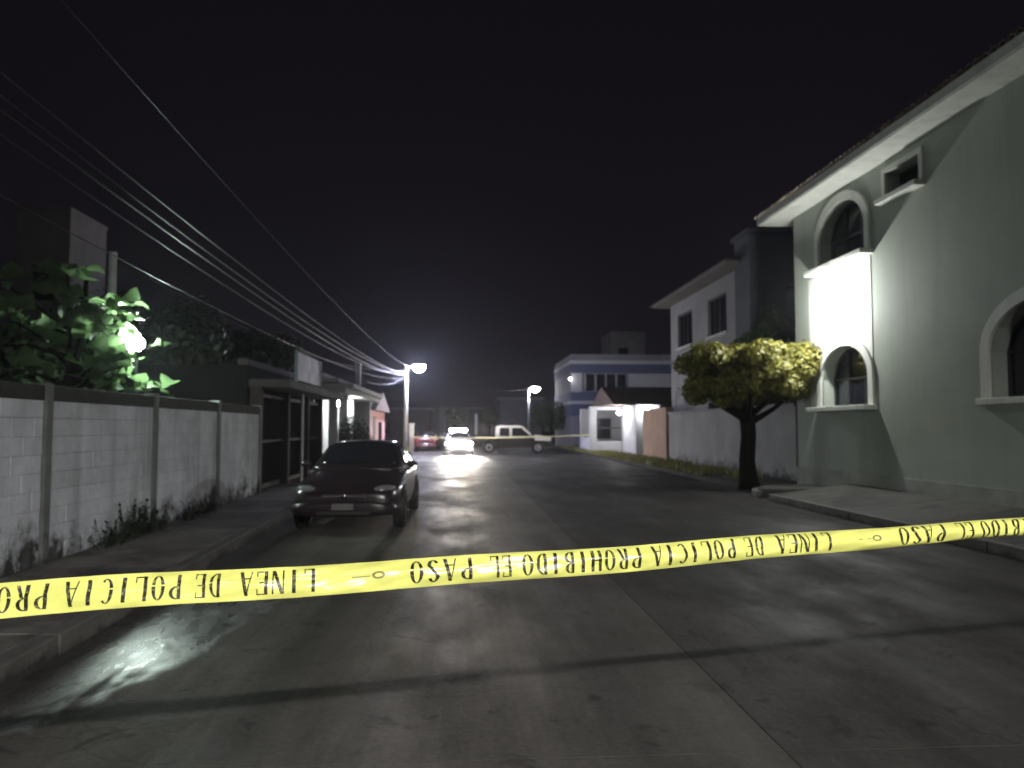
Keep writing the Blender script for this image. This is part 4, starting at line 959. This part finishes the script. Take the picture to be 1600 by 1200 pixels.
# ================================================================== NEAR POLICE TAPE
def zc_of(px): return 1 / (.560 - .0000967 * (px - 20))
TA = at_depth(20, 939, zc_of(20)); TB = at_depth(1590, 826, zc_of(1590))
td = TB - TA; TL = td.length; td = td / TL
S0, S1 = -2.75, TL + 3.6
def tape_axis(s):
    return TA + td * s + Vector((0, 0, .004 * math.sin(s * 2.9 + 1) + .0025 * math.sin(s * 7.3)))
TWID = .082
def tape_pt(s, v, lift=0.0):
    """v in [-.5,.5], +v up; cross-section bows toward the road side of the camera"""
    p = tape_axis(s)
    tilt = R(10) + R(8) * math.sin(s * 1.1 + .6) + R(4) * math.sin(s * 3.7)
    bow = max(.25, min(2.3, .42 + .72 * s + .12 * math.sin(s * 2.3)))
    side = Vector((td.y, -td.x, 0)).normalized()            # horizontal, toward the camera side
    up = Vector((0, 0, 1))
    a = bow * v * 2 * .62
    rr = TWID / (2 * bow * .62) if bow > .05 else 1
    loc_up = rr * math.sin(a); loc_out = rr * (math.cos(a) - 1)
    rip = .0018 * math.sin(s * 13 + v * 9 + 2 * math.sin(s * 2.1)) + .0011 * math.sin(s * 37 - v * 14) + .0010 * math.sin(s * 61 + v * 6) + .0022 * max(0, 1 - abs(v - .06 - .03 * math.sin(s * 1.7)) / .05) * max(0, math.sin(s * 1.4 + .7))
    u2 = up * math.cos(tilt) - side * math.sin(tilt); s2 = side * math.cos(tilt) + up * math.sin(tilt)
    nrm = s2 * math.cos(a) + u2 * math.sin(a)
    return p + u2 * loc_up + s2 * (loc_out + rip) + nrm * lift
NS, NV = 700, 28
tp = thing('police_tape', 'near yellow police tape hung upside down with black lettering', 'tape', tuple(tape_axis(TL / 2)))
mb = MB()
for i in range(NS + 1):
    s = S0 + (S1 - S0) * i / NS
    for j in range(NV + 1): mb.v.append(tuple(tape_pt(s, j / NV - .5)))
for i in range(NS):
    for j in range(NV): a = i * (NV + 1) + j; mb.f.append((a, a + NV + 1, a + NV + 2, a + 1))
mb.build('band', M['tape'], tp, smooth=True)
# letters: thick stems, hair-line cross strokes; unit box width 1, height 1
def Rr(x0, y0, x1, y1): return [[(x0, y0), (x1, y0), (x1, y1), (x0, y1)]]
TK, TN = .25, .05
def ringq(cx, cy_, rx, ry, a0, a1, n=12):
    q = []
    for i in range(n):
        t0, t1 = R(a0 + (a1 - a0) * i / n), R(a0 + (a1 - a0) * (i + 1) / n)
        def pp(t, inner):
            wx, wy = (TK, TN) if inner else (0, 0)
            return (cx + (rx - wx) * math.cos(t), cy_ + (ry - wy) * math.sin(t))
        q.append([pp(t0, 0), pp(t1, 0), pp(t1, 1), pp(t0, 1)])
    return q
def line(p, q, w_): return [[(p[0] - w_ / 2, p[1]), (p[0] + w_ / 2, p[1]), (q[0] + w_ / 2, q[1]), (q[0] - w_ / 2, q[1])]]
LET = {
    'L': Rr(.1, 0, .1 + TK, 1) + Rr(.1 + TK, 0, .9, TN) + Rr(.82, TN, .9, .25),
    'I': Rr(.36, 0, .64, 1),
    'N': Rr(.06, 0, .17, 1) + line((.82, 0), (.2, 1), TK) + Rr(.83, 0, .94, 1),
    'E': Rr(.1, 0, .1 + TK, 1) + Rr(.1 + TK, 0, .9, TN) + Rr(.1 + TK, 1 - TN, .9, 1) + Rr(.1 + TK, .48, .7, .48 + TN) + Rr(.82, TN, .9, .24) + Rr(.82, .76, .9, 1 - TN),
    'A': line((.08, 0), (.48, 1), .09) + line((.84, 0), (.48, 1), TK) + Rr(.22, .28, .68, .28 + TN),
    'D': Rr(.08, 0, .08 + TK, 1) + ringq(.34, .5, .6, .5, -90, 90),
    'P': Rr(.1, 0, .1 + TK, 1) + ringq(.36, .74, .54, .26, -90, 90, 9),
    'O': ringq(.5, .5, .46, .5, 0, 360, 20),
    'C': ringq(.52, .5, .47, .5, 50, 310, 16),
    'R': Rr(.1, 0, .1 + TK, 1) + ringq(.36, .75, .52, .25, -90, 90, 9) + line((.82, 0), (.5, .52), TK * .9),
    'H': Rr(.06, 0, .06 + TK, 1) + Rr(.67, 0, .94, 1) + Rr(.06 + TK, .46, .67, .46 + TN),
    'B': Rr(.1, 0, .1 + TK, 1) + ringq(.36, .76, .48, .24, -90, 90, 8) + ringq(.36, .26, .55, .26, -90, 90, 8),
    'S': ringq(.5, .75, .4, .25, 20, 200, 9) + ringq(.5, .25, .4, .25, 200, 380, 9) + line((.82, .22), (.16, .80), TK),
}
for k_ in ('D', 'P', 'R', 'B'): pass
def s_of_px(px):
    """arc position on the tape seen at picture column px"""
    lo, hi = S0, S1
    Mi = camo.matrix_basis.inverted()
    for _ in range(50):
        mid = (lo + hi) / 2; c = Mi @ tape_axis(mid); x = 800 + 1200 * c.x / max(.01, -c.z)
        if c.z > -.05: x = -1e6 if mid < TL / 2 else 1e6
        if x < px: lo = mid
        else: hi = mid
    return (lo + hi) / 2
def put_quads(mb, quads, fx, fy, lift=.0007):
    for q in quads:
        n = 14
        (x0, y0), (x1, y1), (x2, y2), (x3, y3) = q
        for i in range(n):
            t0, t1 = i / n, (i + 1) / n
            a = (x0 + (x3 - x0) * t0, y0 + (y3 - y0) * t0); b = (x1 + (x2 - x1) * t0, y1 + (y2 - y1) * t0)
            c = (x1 + (x2 - x1) * t1, y1 + (y2 - y1) * t1); d = (x0 + (x3 - x0) * t1, y0 + (y3 - y0) * t1)
            mb.add([tape_pt(fx(p[0]), fy(p[1]), lift) for p in (a, b, c, d)], [(0, 1, 2, 3)])
def word(txt, s_start, s_end):
    """s_start = picture-right end (first letter), s_end = picture-left end; letters stand upside down"""
    n = len(txt); adv = (s_start - s_end) / n
    mb = MB()
    for i, ch in enumerate(txt):
        b = s_start - adv * i
        mb = MB()
        put_quads(mb, LET[ch], lambda u, b=b: b - (u * .86 + .07) * adv, lambda v: (.37 - v * .72))
        mb.build('letter', M['ink'], tp)
def logo(s_a, s_b):
    mb = MB(); w_ = s_a - s_b
    put_quads(mb, [[(0.45, .50), (1, .50), (1, .54), (.45, .54)]], lambda u: s_a - u * w_, lambda v: .37 - v * .72)
    put_quads(mb, [[(.2 + .2 * math.cos(R(a)), .5 + .16 * math.sin(R(a))), (.2 + .2 * math.cos(R(a + 30)), .5 + .16 * math.sin(R(a + 30))), (.2 + .12 * math.cos(R(a + 30)), .5 + .09 * math.sin(R(a + 30))), (.2 + .12 * math.cos(R(a)), .5 + .09 * math.sin(R(a)))] for a in range(0, 360, 30)], lambda u: s_a - u * w_, lambda v: .37 - v * .72)
    mb.build('printed_mark', M['inkfade'], tp)
W1 = [('LINEA', 1302, 1213), ('DE', 1195, 1163), ('POLICIA', 1152, 1018), ('PROHIBIDO', 1005, 814), ('EL', 802, 764), ('PASO', 742, 638)]
rel = [(t_, s_of_px(a), s_of_px(b)) for (t_, a, b) in W1]
RL = s_of_px(1302) - s_of_px(496)
for k_ in range(-1, 3):
    sh_ = -RL * (k_ - 1) * 1.0
    for (t_, a, b) in rel:
        if a - sh_ * -1 < S1 - .05 and b + sh_ > S0 + .05: word(t_, a + sh_, b + sh_)
    la, lb_ = s_of_px(602) + (s_of_px(1302) - s_of_px(496)) * 0 + sh_, s_of_px(550) + sh_
    if lb_ > S0 + .1 and la < S1 - .1: logo(la, lb_)
# posts that carry the tape ends, outside the picture
for s_, lab in ((S0, 'thin steel post holding the near tape by the block wall'), (S1, 'thin steel post holding the near tape beside the sage green house')):
    p = tape_axis(s_)
    tag(MB().tube([(p.x, p.y, -.1), (p.x, p.y, 2.3)], .035, 10).build('steel_post', M['steel'], None), lab, 'post')

# ================================================================== HAZE
HZ = 0.00042  # density of the volume added to spread a bloom-like glow round lamps
if HZ > 0:
    hm = bpy.data.materials.new('haze'); hm.use_nodes = True; n = hm.node_tree.nodes; n.clear()
    pv = n.new('ShaderNodeVolumePrincipled'); pv.inputs['Color'].default_value = (.9, .92, 1, 1); pv.inputs['Density'].default_value = HZ; pv.inputs['Anisotropy'].default_value = .8
    o = n.new('ShaderNodeOutputMaterial'); hm.node_tree.links.new(pv.outputs[0], o.inputs['Volume'])
    hz = box(-420, 420, -220, 620, -1.2, 14).build('haze', hm, None); hz['kind'] = 'stuff'; tag(hz, 'thin humid night haze put in to give the lamps a glow', 'haze')
